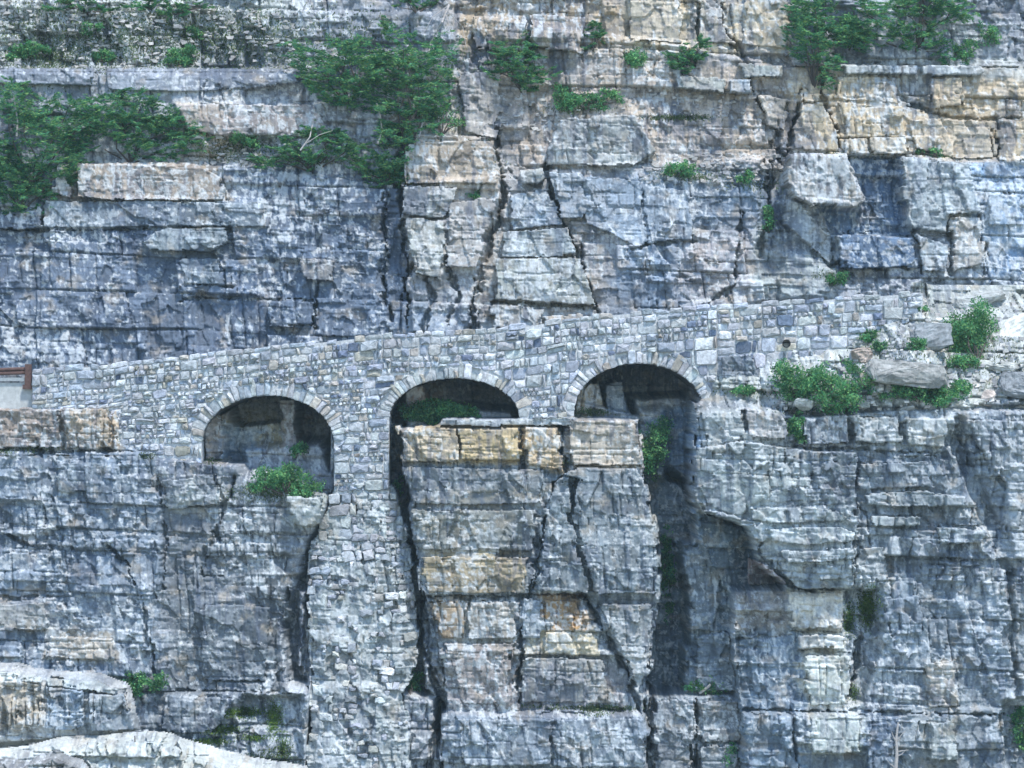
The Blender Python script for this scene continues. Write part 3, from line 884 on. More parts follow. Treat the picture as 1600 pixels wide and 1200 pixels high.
P_([(1345, 1108), (1392, 1108), (1392, 1300), (1345, 1300)], (.19, .22, .27), .9, 4)
P_([(1430, 1115), (1485, 1115), (1485, 1182), (1440, 1182)], (.44, .42, .40), .85, 5)
P_([(1100, 430), (1700, 430), (1700, 642), (1100, 625)], (.43, .415, .385), .9, 6)
P_([(312, 600), (345, 600), (350, 720), (312, 720)], (.30, .26, .22), .9, 6)
P_([(350, 640), (440, 655), (440, 700), (350, 705)], (.40, .36, .27), .8, 8)
P_([(335, 670), (400, 670), (400, 715), (335, 715)], (.30, .36, .44), .8, 6)
P_([(430, 620), (480, 620), (470, 700), (430, 700)], (.42, .38, .35), .7, 6)
P_([(620, 600), (680, 600), (660, 650), (620, 650)], (.46, .38, .32), .9, 5)
P_([(895, 580), (945, 590), (950, 645), (895, 650)], (.42, .36, .27), .9, 5)
P_([(945, 600), (1000, 600), (1040, 660), (950, 650)], (.36, .36, .36), .8, 6)
P_([(1000, 620), (1060, 610), (1060, 650), (1000, 655)], (.48, .44, .36), .7, 6)
P_([(1040, 640), (1080, 640), (1080, 740), (1045, 740)], (.27, .33, .42), .9, 6)
L.colour()
keepL = np.where(L.px < 190, L.py > 585, L.py > T(L.px) + 40)
keepL |= (L.px > 1425)
lower = L.build(M_ROCK, keepL)
tag(lower, 'cracked grey cliff with tan bands under the stone arches', 'cliff', kind='structure')
LB = [
    ([(-60, 640), (95, 638), (100, 700), (-60, 704)], .3, (.33, .285, .245), 4, (0, .05)),
    ([(102, 638), (165, 638), (178, 702), (104, 702)], .38, (.44, .375, .30), 5, (0, .1)),
    ([(626, 670), (716, 670), (718, 718), (628, 722)], .3, (.50, .43, .335), 4, (0, .05)),
    ([(719, 670), (813, 670), (813, 716), (720, 716)], .34, (.55, .45, .31), 4, (0, .05)),
    ([(822, 668), (874, 668), (875, 732), (822, 722)], .3, (.52, .425, .31), 5, (0, .05)),
    ([(890, 658), (993, 657), (998, 722), (892, 724)], .36, (.48, .43, .36), 4, (.05, .05)),
    ([(692, 654), (893, 652), (893, 667), (692, 667)], .5, (.44, .43, .42), 3, (0, .0)),
    ([(868, 737), (900, 727), (988, 727), (1012, 760), (1022, 820), (1020, 926), (930, 926), (910, 860), (893, 790), (905, 745)], .35, (.27, .28, .295), 8, (.08, .02)),
    ([(850, 800), (872, 745), (890, 740), (890, 800), (905, 870), (918, 924), (840, 922)], .3, (.31, .31, .315), 8, (-.1, .03)),
    ([(632, 727), (848, 730), (843, 788), (642, 788)], .22, (.25, .245, .245), 5, (0, .05)),
    ([(644, 794), (838, 794), (830, 860), (655, 858)], .25, (.27, .255, .235), 5, (0, .05)),
    ([(658, 866), (826, 868), (820, 926), (668, 924)], .28, (.38, .32, .235), 6, (0, .1)),
    ([(672, 938), (728, 938), (722, 998), (692, 998)], .2, (.36, .29, .22), 4, (0, .05)),
    ([(732, 938), (813, 938), (808, 996), (726, 998)], .3, (.40, .37, .325), 5, (0, .05)),
    ([(818, 935), (848, 935), (846, 998), (816, 998)], .3, (.34, .35, .38), 4, (0, .05)),
    ([(852, 936), (900, 938), (920, 988), (854, 985)], .12, (.40, .28, .175), 4, (0, .0)),
    ([(852, 988), (928, 990), (938, 1022), (850, 1020)], .3, (.54, .48, .37), 4, (0, .05)),
    ([(696, 1006), (800, 1004), (795, 1098), (724, 1098)], .25, (.35, .315, .285), 5, (0, .08)),
    ([(816, 1026), (938, 1026), (962, 1096), (812, 1096)], .25, (.35, .325, .305), 5, (0, .08)),
    ([(935, 940), (1018, 940), (1012, 1040), (1000, 1084), (968, 1016)], .3, (.35, .34, .335), 6, (.1, .05)),
    ([(722, 1118), (860, 1117), (860, 1190), (726, 1190)], .3, (.28, .295, .33), 4, (0, .05)),
    ([(864, 1117), (1006, 1117), (1006, 1196), (866, 1196)], .25, (.27, .285, .32), 4, (0, .05)),
    ([(1022, 1092), (1082, 1090), (1082, 1240), (1026, 1240)], .3, (.25, .245, .255), 5, (0, .05)),
    ([(1092, 1096), (1150, 1092), (1151, 1156), (1096, 1160)], .3, (.26, .25, .25), 5, (0, .05)),
    ([(1092, 1166), (1152, 1160), (1154, 1240), (1096, 1240)], .3, (.27, .27, .28), 5, (0, .05)),
    ([(1070, 862), (1100, 850), (1122, 905), (1120, 990), (1080, 985)], .5, (.27, .28, .30), 6, (.2, .1)),
    ([(1086, 996), (1140, 990), (1150, 1080), (1090, 1084)], .4, (.25, .265, .29), 6, (.1, .1)),
    ([(1086, 716), (1150, 708), (1226, 714), (1230, 728), (1150, 730), (1090, 734)], .85, (.46, .45, .43), 3, (0, .1)),
    ([(1100, 742), (1180, 738), (1262, 744), (1258, 756), (1180, 758), (1104, 760)], .95, (.48, .47, .45), 3, (0, .1)),
    ([(1180, 764), (1290, 758), (1296, 776), (1210, 784), (1184, 778)], .9, (.44, .44, .43), 3, (0, .1)),
    ([(1166, 790), (1250, 788), (1310, 796), (1306, 808), (1200, 812), (1168, 806)], 1.0, (.50, .49, .47), 3, (0, .1)),
    ([(1190, 822), (1300, 818), (1322, 828), (1320, 842), (1240, 846), (1196, 840)], .95, (.47, .465, .455), 3, (0, .1)),
    ([(1214, 856), (1320, 852), (1322, 868), (1226, 876)], .9, (.44, .44, .44), 3, (0, .1)),
    ([(1340, 770), (1440, 766), (1500, 774), (1496, 786), (1400, 790), (1344, 786)], .5, (.42, .42, .42), 3, (0, .1)),
    ([(1350, 800), (1430, 802), (1428, 816), (1354, 818)], .5, (.44, .44, .43), 3, (0, .1)),
    ([(1450, 820), (1530, 826), (1526, 846), (1456, 842)], .45, (.40, .41, .42), 3, (0, .1)),
    ([(1080, 697), (1160, 690), (1240, 702), (1325, 707), (1326, 912), (1247, 915), (1232, 908), (1220, 895), (1206, 884), (1202, 870), (1188, 866), (1178, 852), (1187, 843), (1163, 838), (1166, 828), (1150, 822), (1146, 812), (1122, 804), (1098, 799), (1076, 768)], .7, (.40, .40, .40), 5, (0, .12)),
    ([(1088, 752), (1120, 730), (1190, 736), (1196, 770), (1150, 800), (1104, 790)], .95, (.44, .435, .42), 5, (0, .15)),
    ([(1170, 872), (1196, 878), (1218, 904), (1218, 914), (1172, 914)], .5, (.42, .345, .32), 4, (.3, .1)),
    ([(1130, 760), (1260, 756), (1262, 790), (1170, 806)], .8, (.41, .41, .405), 4, (0, .1)),
    ([(1226, 921), (1310, 921), (1310, 980), (1232, 980)], .25, (.70, .65, .56), 4, (0, .05)),
    ([(1238, 989), (1309, 989), (1311, 1009), (1242, 1010)], .3, (.70, .67, .60), 4, (0, .0)),
    ([(1248, 1018), (1318, 1017), (1318, 1092), (1262, 1096)], .3, (.68, .66, .61), 5, (0, .05)),
    ([(1259, 1111), (1338, 1111), (1334, 1168), (1264, 1168)], .3, (.50, .49, .46), 5, (0, .05)),
    ([(1347, 1112), (1388, 1112), (1388, 1240), (1347, 1240)], .2, (.19, .22, .27), 4, (0, .0)),
    ([(1440, 1119), (1481, 1119), (1483, 1180), (1446, 1180)], .3, (.44, .43, .41), 5, (0, .05)),
    ([(1162, 636), (1218, 648), (1222, 686), (1164, 682)], .5, (.50, .47, .43), 6, (0, .1)),
    ([(1092, 640), (1156, 634), (1154, 690), (1096, 700)], .3, (.41, .405, .395), 8, (0, .1)),
    ([(1250, 648), (1318, 648), (1320, 694), (1250, 694)], .3, (.41, .40, .40), 6, (0, .1)),
    ([(1328, 650), (1398, 650), (1400, 692), (1328, 692)], .3, (.40, .39, .38), 6, (0, .1)),
    ([(1406, 652), (1464, 652), (1468, 700), (1408, 694)], .35, (.43, .41, .385), 6, (0, .1)),
    ([(1502, 655), (1590, 655), (1592, 768), (1568, 764), (1532, 718)], .35, (.37, .365, .37), 8, (.1, .1)),
    ([(1330, 852), (1376, 850), (1378, 905), (1330, 908)], .3, (.37, .375, .38), 5, (0, .1)),
    ([(1330, 720), (1440, 716), (1450, 760), (1335, 764)], .25, (.34, .35, .37), 6, (0, .05)),
    ([(1375, 930), (1430, 925), (1432, 985), (1380, 990)], .25, (.30, .32, .36), 6, (0, .05)),
    ([(1440, 1030), (1482, 1024), (1483, 1096), (1446, 1100)], .25, (.52, .48, .42), 5, (0, .05)),
    ([(258, 747), (338, 736), (344, 788), (262, 796)], .3, (.40, .39, .38), 6, (0, .1)),
    ([(452, 776), (504, 774), (496, 826), (458, 820)], .35, (.42, .41, .39), 5, (0, .1)),
    ([(262, 1082), (372, 1088), (328, 1146), (262, 1140)], .35, (.24, .25, .275), 6, (0, .15)),
    ([(2, 940), (78, 938), (82, 984), (2, 984)], .25, (.33, .31, .295), 5, (0, .05)),
    ([(82, 992), (184, 998), (184, 1028), (82, 1024)], .3, (.46, .42, .36), 4, (0, .05)),
    ([(92, 720), (240, 722), (244, 770), (96, 768)], .2, (.26, .275, .305), 5, (0, .05)),
    ([(318, 940), (420, 945), (415, 1060), (322, 1062)], .25, (.225, .23, .245), 6, (0, .05)),
]
for poly, pr, col, rn, tl in LB:
    L.patch('rock_block', poly, pr * 1.25, M_ROCK, lower, rnd=rn, col=col, tilt=tl, amt=1.8 if len(poly) > 12 else 1.15)

# cliff going on out of the picture, so the sky only reaches in from the front
gx, gz = np.meshgrid(np.linspace(-70, 70, 71), np.linspace(-45, 75, 61))
gy = 9.2 + np.clip(gz - 12, 0, 99) * .28 + 1.2 * fbm(gx * .12, gz * .12, 900, 4)
side = (np.abs(gx) > 25)
gy = np.where(side, gy - np.where(gz < 0, 9.0, 2.0), gy + 1.5)
idx = np.arange(gx.size).reshape(gx.shape)
F = np.stack([idx[:-1, :-1], idx[:-1, 1:], idx[1:, 1:], idx[1:, :-1]], -1).reshape(-1, 4)
o = fast_mesh('mountainside', np.stack([gx, gy, gz], -1).reshape(-1, 3), F, M_ROCK, None, np.tile(np.array(GREY), (gx.size, 1)))
tag(o, 'grey mountainside carrying on beyond the edges of the picture', 'mountainside', kind='structure')
o = mesh_obj('ground', [(-600, -900, -45), (600, -900, -45), (600, 40, -45), (-600, 40, -45)], [(0, 1, 2, 3)], M_GROUND)
tag(o, 'valley floor far below the cliff', 'ground', kind='structure')

# ------------------------------------------------------------------ road
V = []; F = []
xs = np.arange(-100, 1441, 44)
for i, px in enumerate(xs):
    z = wz(T(px)) - .95
    V += [(wx(px), .45, z), (wx(px), 7.2, z + .05), (wx(px), .45, z - .3), (wx(px), 7.2, z - .3)]
    if i:
        a, b = 4 * (i - 1), 4 * i
        F += [(a, b, b + 1, a + 1), (a + 2, a + 3, b + 3, b + 2), (a, a + 2, b + 2, b), (a + 1, b + 1, b + 3, a + 3)]
o = mesh_obj('road', V, F, M_ROAD)
tag(o, 'narrow asphalt road climbing behind the stone parapet', 'road', kind='structure')

# ------------------------------------------------------------------ masonry
BR = empty('stone_arch_bridge', (wx(560), 0, wz(775)))
tag(BR, 'pale rubble stone bridge of three round arches carrying the mountain road', 'bridge')
WALL = empty('stone_retaining_wall', (wx(1280), 0, wz(560)))
tag(WALL, 'pale rubble stone retaining wall right of the third arch', 'wall')


def place(o, parent):
    o.parent = parent
    o.matrix_parent_inverse = parent.matrix_world.inverted()
    return o


bpy.context.view_layer.update()


def core(name, xs, parent, mat, front=0.0, par=.5, deep=3.1):
    """Mortar body of the wall, opened by the arches: column by column."""
    V = []; F = []

    def span(px):
        for cx, cy, rx, ry, lb, rb in ARCH:
            if cx - rx - 1e-6 <= px <= cx + rx + 1e-6:
                u = max(-1, min(1, (px - cx) / rx))
                return cy - ry * math.sqrt(max(0, 1 - u * u)), True
        return float(B(px)), False
    for a, b in zip(xs[:-1], xs[1:]):
        m = (a + b) / 2
        inside = any(cx - rx < m < cx + rx for cx, cy, rx, ry, lb, rb in ARCH)

        def bot(px):
            if inside:
                for cx, cy, rx, ry, lb, rb in ARCH:
                    if cx - rx < m < cx + rx:
                        u = max(-1, min(1, (px - cx) / rx))
                        return cy - ry * math.sqrt(max(0, 1 - u * u))
            for cx, cy, rx, ry, lb, rb in ARCH:      # piers reach the jamb bottoms
                pass
            return float(B(px))
        for (t0, t1, y0, y1) in ((0, 40, front, front + par), (40, None, front, deep)):
            za, zb = T(a) + t0 + 3.5 * (t0 == 0), T(b) + t0 + 3.5 * (t0 == 0)
            ya = bot(a) if t1 is None else T(a) + t1
            yb = bot(b) if t1 is None else T(b) + t1
            ya = max(ya, za + .1); yb = max(yb, zb + .1)
            if t1 is not None:
                ya = min(ya, max(bot(a), za + 1)); yb = min(yb, max(bot(b), zb + 1))
            i = len(V)
            for y in (y0, y1):
                V += [(wx(a), y, wz(za)), (wx(b), y, wz(zb)), (wx(b), y, wz(yb)), (wx(a), y, wz(ya))]
            F += [(i, i + 1, i + 2, i + 3), (i + 7, i + 6, i + 5, i + 4), (i, i + 4, i + 5, i + 1), (i + 3, i + 2, i + 6, i + 7),
                  (i, i + 3, i + 7, i + 4), (i + 1, i + 5, i + 6, i + 2)]
    o = mesh_obj(name, V, F, mat)
    return place(o, parent)


xb = set(np.arange(52, 1120, 12.0)) | {50.5, 165.0, 186.0, 1120.0}
for cx, cy, rx, ry, lb, rb in ARCH:
    for t in np.linspace(0, math.pi, 40): xb.add(cx - rx * math.cos(t))
xb = sorted(xb)
xb = [x for i, x in enumerate(xb) if i == 0 or x - xb[i - 1] > .05]
core('mortar_body', xb, BR, M_MORTAR, deep=7.0)
core('mortar_body', list(np.arange(1120.5, 1442, 12.0)) + [1442.0], WALL, M_MORTAR, deep=2.0)


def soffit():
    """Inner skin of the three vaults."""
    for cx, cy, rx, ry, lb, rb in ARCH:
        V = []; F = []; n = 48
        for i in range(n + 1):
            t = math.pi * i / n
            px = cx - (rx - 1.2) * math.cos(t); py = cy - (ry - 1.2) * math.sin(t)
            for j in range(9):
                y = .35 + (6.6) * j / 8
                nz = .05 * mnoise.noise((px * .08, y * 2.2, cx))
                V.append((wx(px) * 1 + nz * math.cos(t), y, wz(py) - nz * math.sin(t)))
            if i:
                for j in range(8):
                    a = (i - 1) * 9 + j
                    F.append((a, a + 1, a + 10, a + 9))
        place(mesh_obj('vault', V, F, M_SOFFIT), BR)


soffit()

STONES = []   # (area, kind, verts, faces, colour, owner)


def stone_colour(px, py, kind):
    r = random.random()
    if kind == 'vous':
        c = (.47, .47, .46) if r < .45 else (.38, .40, .43) if r < .7 else (.46, .41, .345) if r < .84 else (.60, .60, .58)
    elif py > 775:
        c = (.42, .42, .415) if r < .45 else (.35, .365, .39) if r < .7 else (.45, .43, .39) if r < .9 else (.60, .60, .58)
    else:
        c = (.48, .485, .485) if r < .42 else (.37, .395, .435) if r < .68 else (.54, .54, .525) if r < .86 else (.44, .40, .34) if r < .955 else (.16, .19, .25)
    g = random.uniform(.72, 1.18) * (1 + .30 * mnoise.fractal(Vector((px * .012, py * .02, 4.0)), .8, 2.0, 3))
    return np.array([min(.75, v * g * t * random.uniform(.97, 1.03)) for v, t in zip(c, (1.0, 1.05, 1.09))])


def stone_mesh(poly, yfun, proud, depth):
    """poly: outline in pixels; rounded rough front and sides running back into the mortar."""
    p = np.asarray(poly, float)
    c = p.mean(axis=0)
    n = len(p)
    V = []; F = []
    for q in p: V.append((wx(q[0]), yfun(q) + depth, wz(q[1])))
    for q in p: V.append((wx(q[0]), yfun(q) - proud * random.uniform(.25, .6), wz(q[1])))
    ext = (p.max(axis=0) - p.min(axis=0)).min()
    ins = 1 - min(.3, 2.2 / max(ext, 4))
    for q in p:
        r = c + (q - c) * (ins + random.uniform(-.05, .03))
        V.append((wx(r[0]), yfun(r) - proud * random.uniform(.8, 1.15), wz(r[1])))
    cc = c + np.array([random.uniform(-.1, .1), random.uniform(-.1, .1)]) * ext
    V.append((wx(cc[0]), yfun(cc) - proud * random.uniform(.9, 1.5), wz(cc[1])))
    for i in range(n):
        j = (i + 1) % n
        F += [(i, j, n + j, n + i), (n + i, n + j, 2 * n + j, 2 * n + i), (2 * n + i, 2 * n + j, 3 * n)]
    return V, F


def add_stone(poly, kind, owner, yfun=lambda q: 0.0, proud=None, depth=.04):
    p = np.asarray(poly, float)
    x, y = p[:, 0], p[:, 1]
    area = .5 * abs(np.dot(x, np.roll(y, -1)) - np.dot(y, np.roll(x, -1)))
    if area < 14: return
    V, F = stone_mesh(p, yfun, proud if proud is not None else random.uniform(.035, .095), depth)
    STONES.append((area, kind, V, F, stone_colour(x.mean(), y.mean(), kind), owner))


# arch rings
RING = []
for ai, (cx, cy, rx, ry, lb, rb) in enumerate(ARCH):
    t = 0.0
    t_end = math.pi if ai < 2 else math.pi * .90
    while t < t_end - .02:
        spd = math.hypot(rx * math.sin(t), ry * math.cos(t))
        dt = random.choice((5.5, 6.5, 8, 9.5, 12)) / spd
        t1 = min(t + dt, t_end)
        ln = random.choice((11, 14, 17, 19, 21, 25)) * random.uniform(.9, 1.1)
        g = .55 / spd

        def pt(a, r):
            nx, ny = -math.cos(a) / rx, -math.sin(a) / ry
            q = math.hypot(nx, ny)
            return (cx - rx * math.cos(a) + nx / q * r + random.uniform(-.9, .9), cy - ry * math.sin(a) + ny / q * r + random.uniform(-.9, .9))
        a0, a1 = t + g, t1 - g
        am = (a0 + a1) / 2
        poly = [pt(a0, -.9), pt(am, -.9 + random.uniform(-.5, .3)), pt(a1, -.9), pt(a1, ln * .5), pt(a1, ln - 1.5), pt(am, ln + random.uniform(0, 1.5)), pt(a0, ln - random.uniform(0, 2)), pt(a0, ln * .5)]
        add_stone(poly, 'vous', 'bridge', proud=random.choice((.03, .05, .08, .12)), depth=.55)
        t = t1


def push(p, marg=1.3):
    """Keep a stone's outline outside the arch rings and openings."""
    x, y = p
    moved = False
    for ai, (cx, cy, rx, ry, lb, rb) in enumerate(ARCH):
        if y <= cy:
            ex, ey = rx + 17 + marg, ry + 17 + marg
            u, v = (x - cx) / ex, (y - cy) / ey
            r = math.hypot(u, v)
            if r < 1:
                if r < .05: return None, True
                x, y = cx + u / r * ex, cy + v / r * ey
                moved = True
        else:
            if cx - rx - marg < x < cx + rx + marg:
                x = cx - rx - .3 if x < cx else cx + rx + .3
                moved = True
    return (x, y), moved


def course_y(px, v):
    k = min(1, max(0, (v - 55) / 90))
    return float(T(px) + v) * (1 - k) + float(T(560) + (T(px) - T(560)) * .25 + v) * k


def lay_cell(a, b, va, vb, owner, bottom, kind):
    j = lambda s_: random.uniform(-s_, s_)
    g = random.uniform(.45, 1.1)
    cr = random.uniform(.03, .2)
    xa, xb_ = a + g, b - g
    ya, yb = va + g * .9, vb - g * .9
    wd, hh = xb_ - xa, yb - ya
    if wd < 2.6 or hh < 2.6: return
    sk = j(.12) * hh; sv = j(.10) * wd
    pts = [(xa + wd * cr, ya), (xa + wd * .5, ya - .3), (xb_ - wd * cr, ya), (xb_, ya + hh * cr), (xb_, yb - hh * cr), (xb_ - wd * cr, yb), (xa + wd * .5, yb), (xa + wd * cr, yb), (xa, yb - hh * cr), (xa, ya + hh * cr)]
    top_j = j(1.6) if kind == 'coping' else 0
    q = []; nm = 0
    for (xx, vv) in pts:
        f = (vv - ya) / hh - .5; e = (xx - xa) / wd - .5
        pp = (xx + j(.8) + sk * f, course_y(xx, vv) + j(.7) + sv * e + (top_j if vv < ya + 1 else 0))
        pp, mv = push(pp)
        if pp is None: return
        nm += mv
        bb = bottom(pp[0])
        if pp[1] > bb: pp = (pp[0], bb); nm += .5
        q.append(pp)
    if nm > 6.5: return
    cop = kind == 'coping'
    add_stone(q, kind, owner, depth=.5 if cop else .04, proud=random.uniform(.05, .12) if cop else random.choice((.04, .06, .09, .13, .18)))


def lay(x0, x1, vmax, owner, bottom):
    """Uncoursed rubble: bands cut into short runs, every run coursed on its own."""
    px0 = x0
    while px0 < x1 - 3:
        xe = min(px0 + random.uniform(11, 30), x1)
        if x1 - xe < 6: xe = x1
        if random.random() > .1: lay_cell(px0, xe, random.uniform(-2.0, 1.0), random.uniform(7, 9.2), owner, bottom, 'coping')
        px0 = xe
    v = 8.5
    while v < vmax:
        H = random.uniform(26, 36)
        px0 = x0
        while px0 < x1 - 3:
            xe = min(px0 + random.uniform(22, 62), x1)
            if x1 - xe < 9: xe = x1
            n = random.choice((2, 2, 3, 3, 4))
            cuts = sorted(random.uniform(.75, 1.25) * k for k in range(1, n))
            vv = [v] + [v + H * c / n for c in cuts] + [v + H]
            for va, vb in zip(vv[:-1], vv[1:]):
                x = px0
                while x < xe - 2:
                    h = vb - va
                    wdt = max(6.0, min(30, random.gammavariate(4, .25) * h * 1.25))
                    x2 = min(x + wdt, xe)
                    if xe - x2 < 5: x2 = xe
                    if h > 13 and random.random() < .18:
                        m_ = va + h * random.uniform(.4, .6)
                        lay_cell(x, x2, va, m_, owner, bottom, 'stone'); lay_cell(x, x2, m_, vb, owner, bottom, 'stone')
                    else:
                        lay_cell(x, x2, va, vb, owner, bottom, 'stone')
                    x = x2
            px0 = xe
        v += H


lay(50, 1120, 230, 'bridge', lambda x: float(B(x)) if not 520 < x < 614 else 772.0)
lay(1121, 1441, 130, 'wall', lambda x: float(B(x)))

# the tall rubble pier under the first and second arch
pier = L.patch('pier_body', PIER, 0, M_ROCK, None, rnd=6, thick=2.4, amt=1.7, wob=1.0, col=(.40, .395, .385), colamt=.95, arrY=lambda x, y, s_: pierY(x, y, s_) + .03)
place(pier, BR)
PX = np.array(PIER, float)


_pw = L.win(PIER, 30)
_psd = np.maximum(sd_poly(L.px[_pw], L.py[_pw], PIER), 0)
_pY = pierY(L.px[_pw], L.py[_pw], _psd)
_p0 = (L.px[_pw][0, 0], L.py[_pw][0, 0])


def pier_y(q):
    i = min(max(int((q[1] - _p0[1]) / L.step + .5), 0), _pY.shape[0] - 1)
    j = min(max(int((q[0] - _p0[0]) / L.step + .5), 0), _pY.shape[1] - 1)
    return float(_pY[i, j])


def pier_span(y):
    xs_ = []
    for (ax, ay), (bx, by) in zip(PX, np.roll(PX, -1, axis=0)):
        if (ay > y) != (by > y): xs_.append(ax + (y - ay) * (bx - ax) / (by - ay))
    return (min(xs_), max(xs_)) if xs_ else None


y = 770.0
while y < 1240:
    H = random.uniform(28, 42)
    sp = pier_span(min(y + H / 2, 1260))
    x0 = sp[0] + 1
    while x0 < sp[1] - 3:
        xe0 = min(x0 + random.uniform(26, 60), sp[1] - 1)
        if sp[1] - xe0 < 10: xe0 = sp[1] - 1
        n = random.choice((2, 3, 3, 4))
        vv = [y] + [y + H * k / n * random.uniform(.85, 1.15) for k in range(1, n)] + [y + H]
        for va, vb in zip(vv[:-1], vv[1:]):
            x = x0
            while x < xe0 - 2:
                h = vb - va
                x2 = min(x + max(7, min(34, random.gammavariate(4, .25) * h * 1.3)), xe0)
                if xe0 - x2 < 5: x2 = xe0
                if random.random() < (.88 if y < 860 else .38):
                    g = random.uniform(.5, 1.3)
                    xa, xb_, ya, yb = x + g, x2 - g, va + g, vb - g
                    wd, hh = xb_ - xa, yb - ya
                    if wd > 3 and hh > 3:
                        cr = random.uniform(.02, .2); j = lambda s_: random.uniform(-s_, s_)
                        ph = 4 * mnoise.noise((x * .02, y * .02, 3))
                        sk, sv = j(.2) * hh, j(.14) * wd
                        pts = [(xa + wd * cr, ya), (xa + wd * .5, ya - .4), (xb_ - wd * cr, ya), (xb_, ya + hh * cr), (xb_, yb - hh * cr), (xb_ - wd * cr, yb), (xa + wd * .5, yb), (xa + wd * cr, yb), (xa, yb - hh * cr), (xa, ya + hh * cr)]
                        q = [(a + j(1.3) + sk * ((b - ya) / hh - .5), b + j(1.3) + ph + sv * ((a - xa) / wd - .5)) for a, b in pts]
                        add_stone(q, 'pier', 'bridge', yfun=pier_y, proud=random.choice((.02, .05, .08, .13)) + .04, depth=.2)
                x = x2
        x0 = xe0
    y += H

NAMES = {'vous': 'voussoir', 'coping': 'coping_stone', 'stone': 'stone', 'pier': 'pier_stone'}
for owner, root in (('bridge', BR), ('wall', WALL)):
    for kind in NAMES:
        lst = sorted([s for s in STONES if s[1] == kind and s[5] == owner], key=lambda s: -s[0])
        for a, k, V, F, c, ow in lst[:300]:
            place(mesh_obj(NAMES[kind], V, F, M_STONE, None, np.tile(c, (len(V), 1))), root)
        rest = lst[300:]
        if rest:
            VV = []; FF = []; CC = []
            for a, k, V, F, c, ow in rest:
                n = len(VV)
                VV += V; FF += [tuple(i + n for i in f) for f in F]; CC += [c] * len(V)
            o = place(mesh_obj('small_stones', VV, FF, M_STONE, None, np.array(CC)), root)
            o['kind'] = 'stuff'


# ------------------------------------------------------------------ boulders and fallen rock
def boulder(name, px, py, rx, ry, y, col, seed, flat=.0, tilt=0.0, label=None, cat=None, group=None, depth=None, boxy=.5):
    """A broken rock: hull of random points, chamfered, with rough faces. (px, py) is its centre, rx, ry half sizes in pixels."""
    import bmesh
    rg = random.Random(seed)
    bm = bmesh.new()
    hx, hz = rx / S, ry / S
    hy = depth if depth else (hx + hz) / 2
    for i in range(26):
        v = Vector((rg.uniform(-1, 1), rg.uniform(-1, 1), rg.uniform(-1, 1)))
        m_ = max(abs(v.x), abs(v.y), abs(v.z))
        v = (v / m_) * boxy + v.normalized() * (1 - boxy)
        bm.verts.new((v.x * hx, v.y * hy, v.z * hz))
    bmesh.ops.convex_hull(bm, input=bm.verts)
    loose = [v for v in bm.verts if not v.link_faces]
    bmesh.ops.delete(bm, geom=loose, context='VERTS')
    cuts = 6 if max(rx, ry) > 16 else 3
    bmesh.ops.subdivide_edges(bm, edges=bm.edges, cuts=cuts, use_grid_fill=True)
    sc = (hx + hz) * .5
    for v in bm.verts:
        n = mnoise.fractal(v.co * (2.2 / sc) + Vector((seed, 0, 0)), .8, 2.1, 4)
        v.co += v.co.normalized() * n * .11 * sc
        b_ = math.floor(v.co.z / hz * 3.2 + 1.2 * mnoise.noise(v.co * 1.5))
        v.co.x *= 1 + .10 * math.sin(b_ * 12.9898 + seed); v.co.y *= 1 + .12 * math.sin(b_ * 7.13 + seed)
    me = bpy.data.meshes.new(name)
    bm.to_mesh(me); bm.free()
    n = len(me.vertices)
    a = me.color_attributes.new('Col', 'FLOAT_COLOR', 'POINT')
    cc = np.ones((n, 4), np.float32); cc[:, :3] = rich(col, 1.3, .95)
    for q, vv in enumerate(me.vertices):
        p = vv.co + Vector((seed * 3.1, 0, 0))
        f = 1 + .45 * mnoise.fractal(p * 3.5, .7, 2.1, 4) + .25 * mnoise.noise(Vector((p.x * 1.2, p.y * 1.2, p.z * 14)))
        cc[q, :3] = np.clip(cc[q, :3] * f, .04, .75)
    a.data.foreach_set('color', cc.ravel())
    me.materials.append(M_ROCK)
    o = bpy.data.objects.new(name, me)
    COL.objects.link(o)
    k = (D + y) / D
    o.location = (wx(px, k), y, wz(py, k))
    o.rotation_euler = (0, tilt, 0)
    if label: tag(o, label, cat or 'boulder', group)
    return o


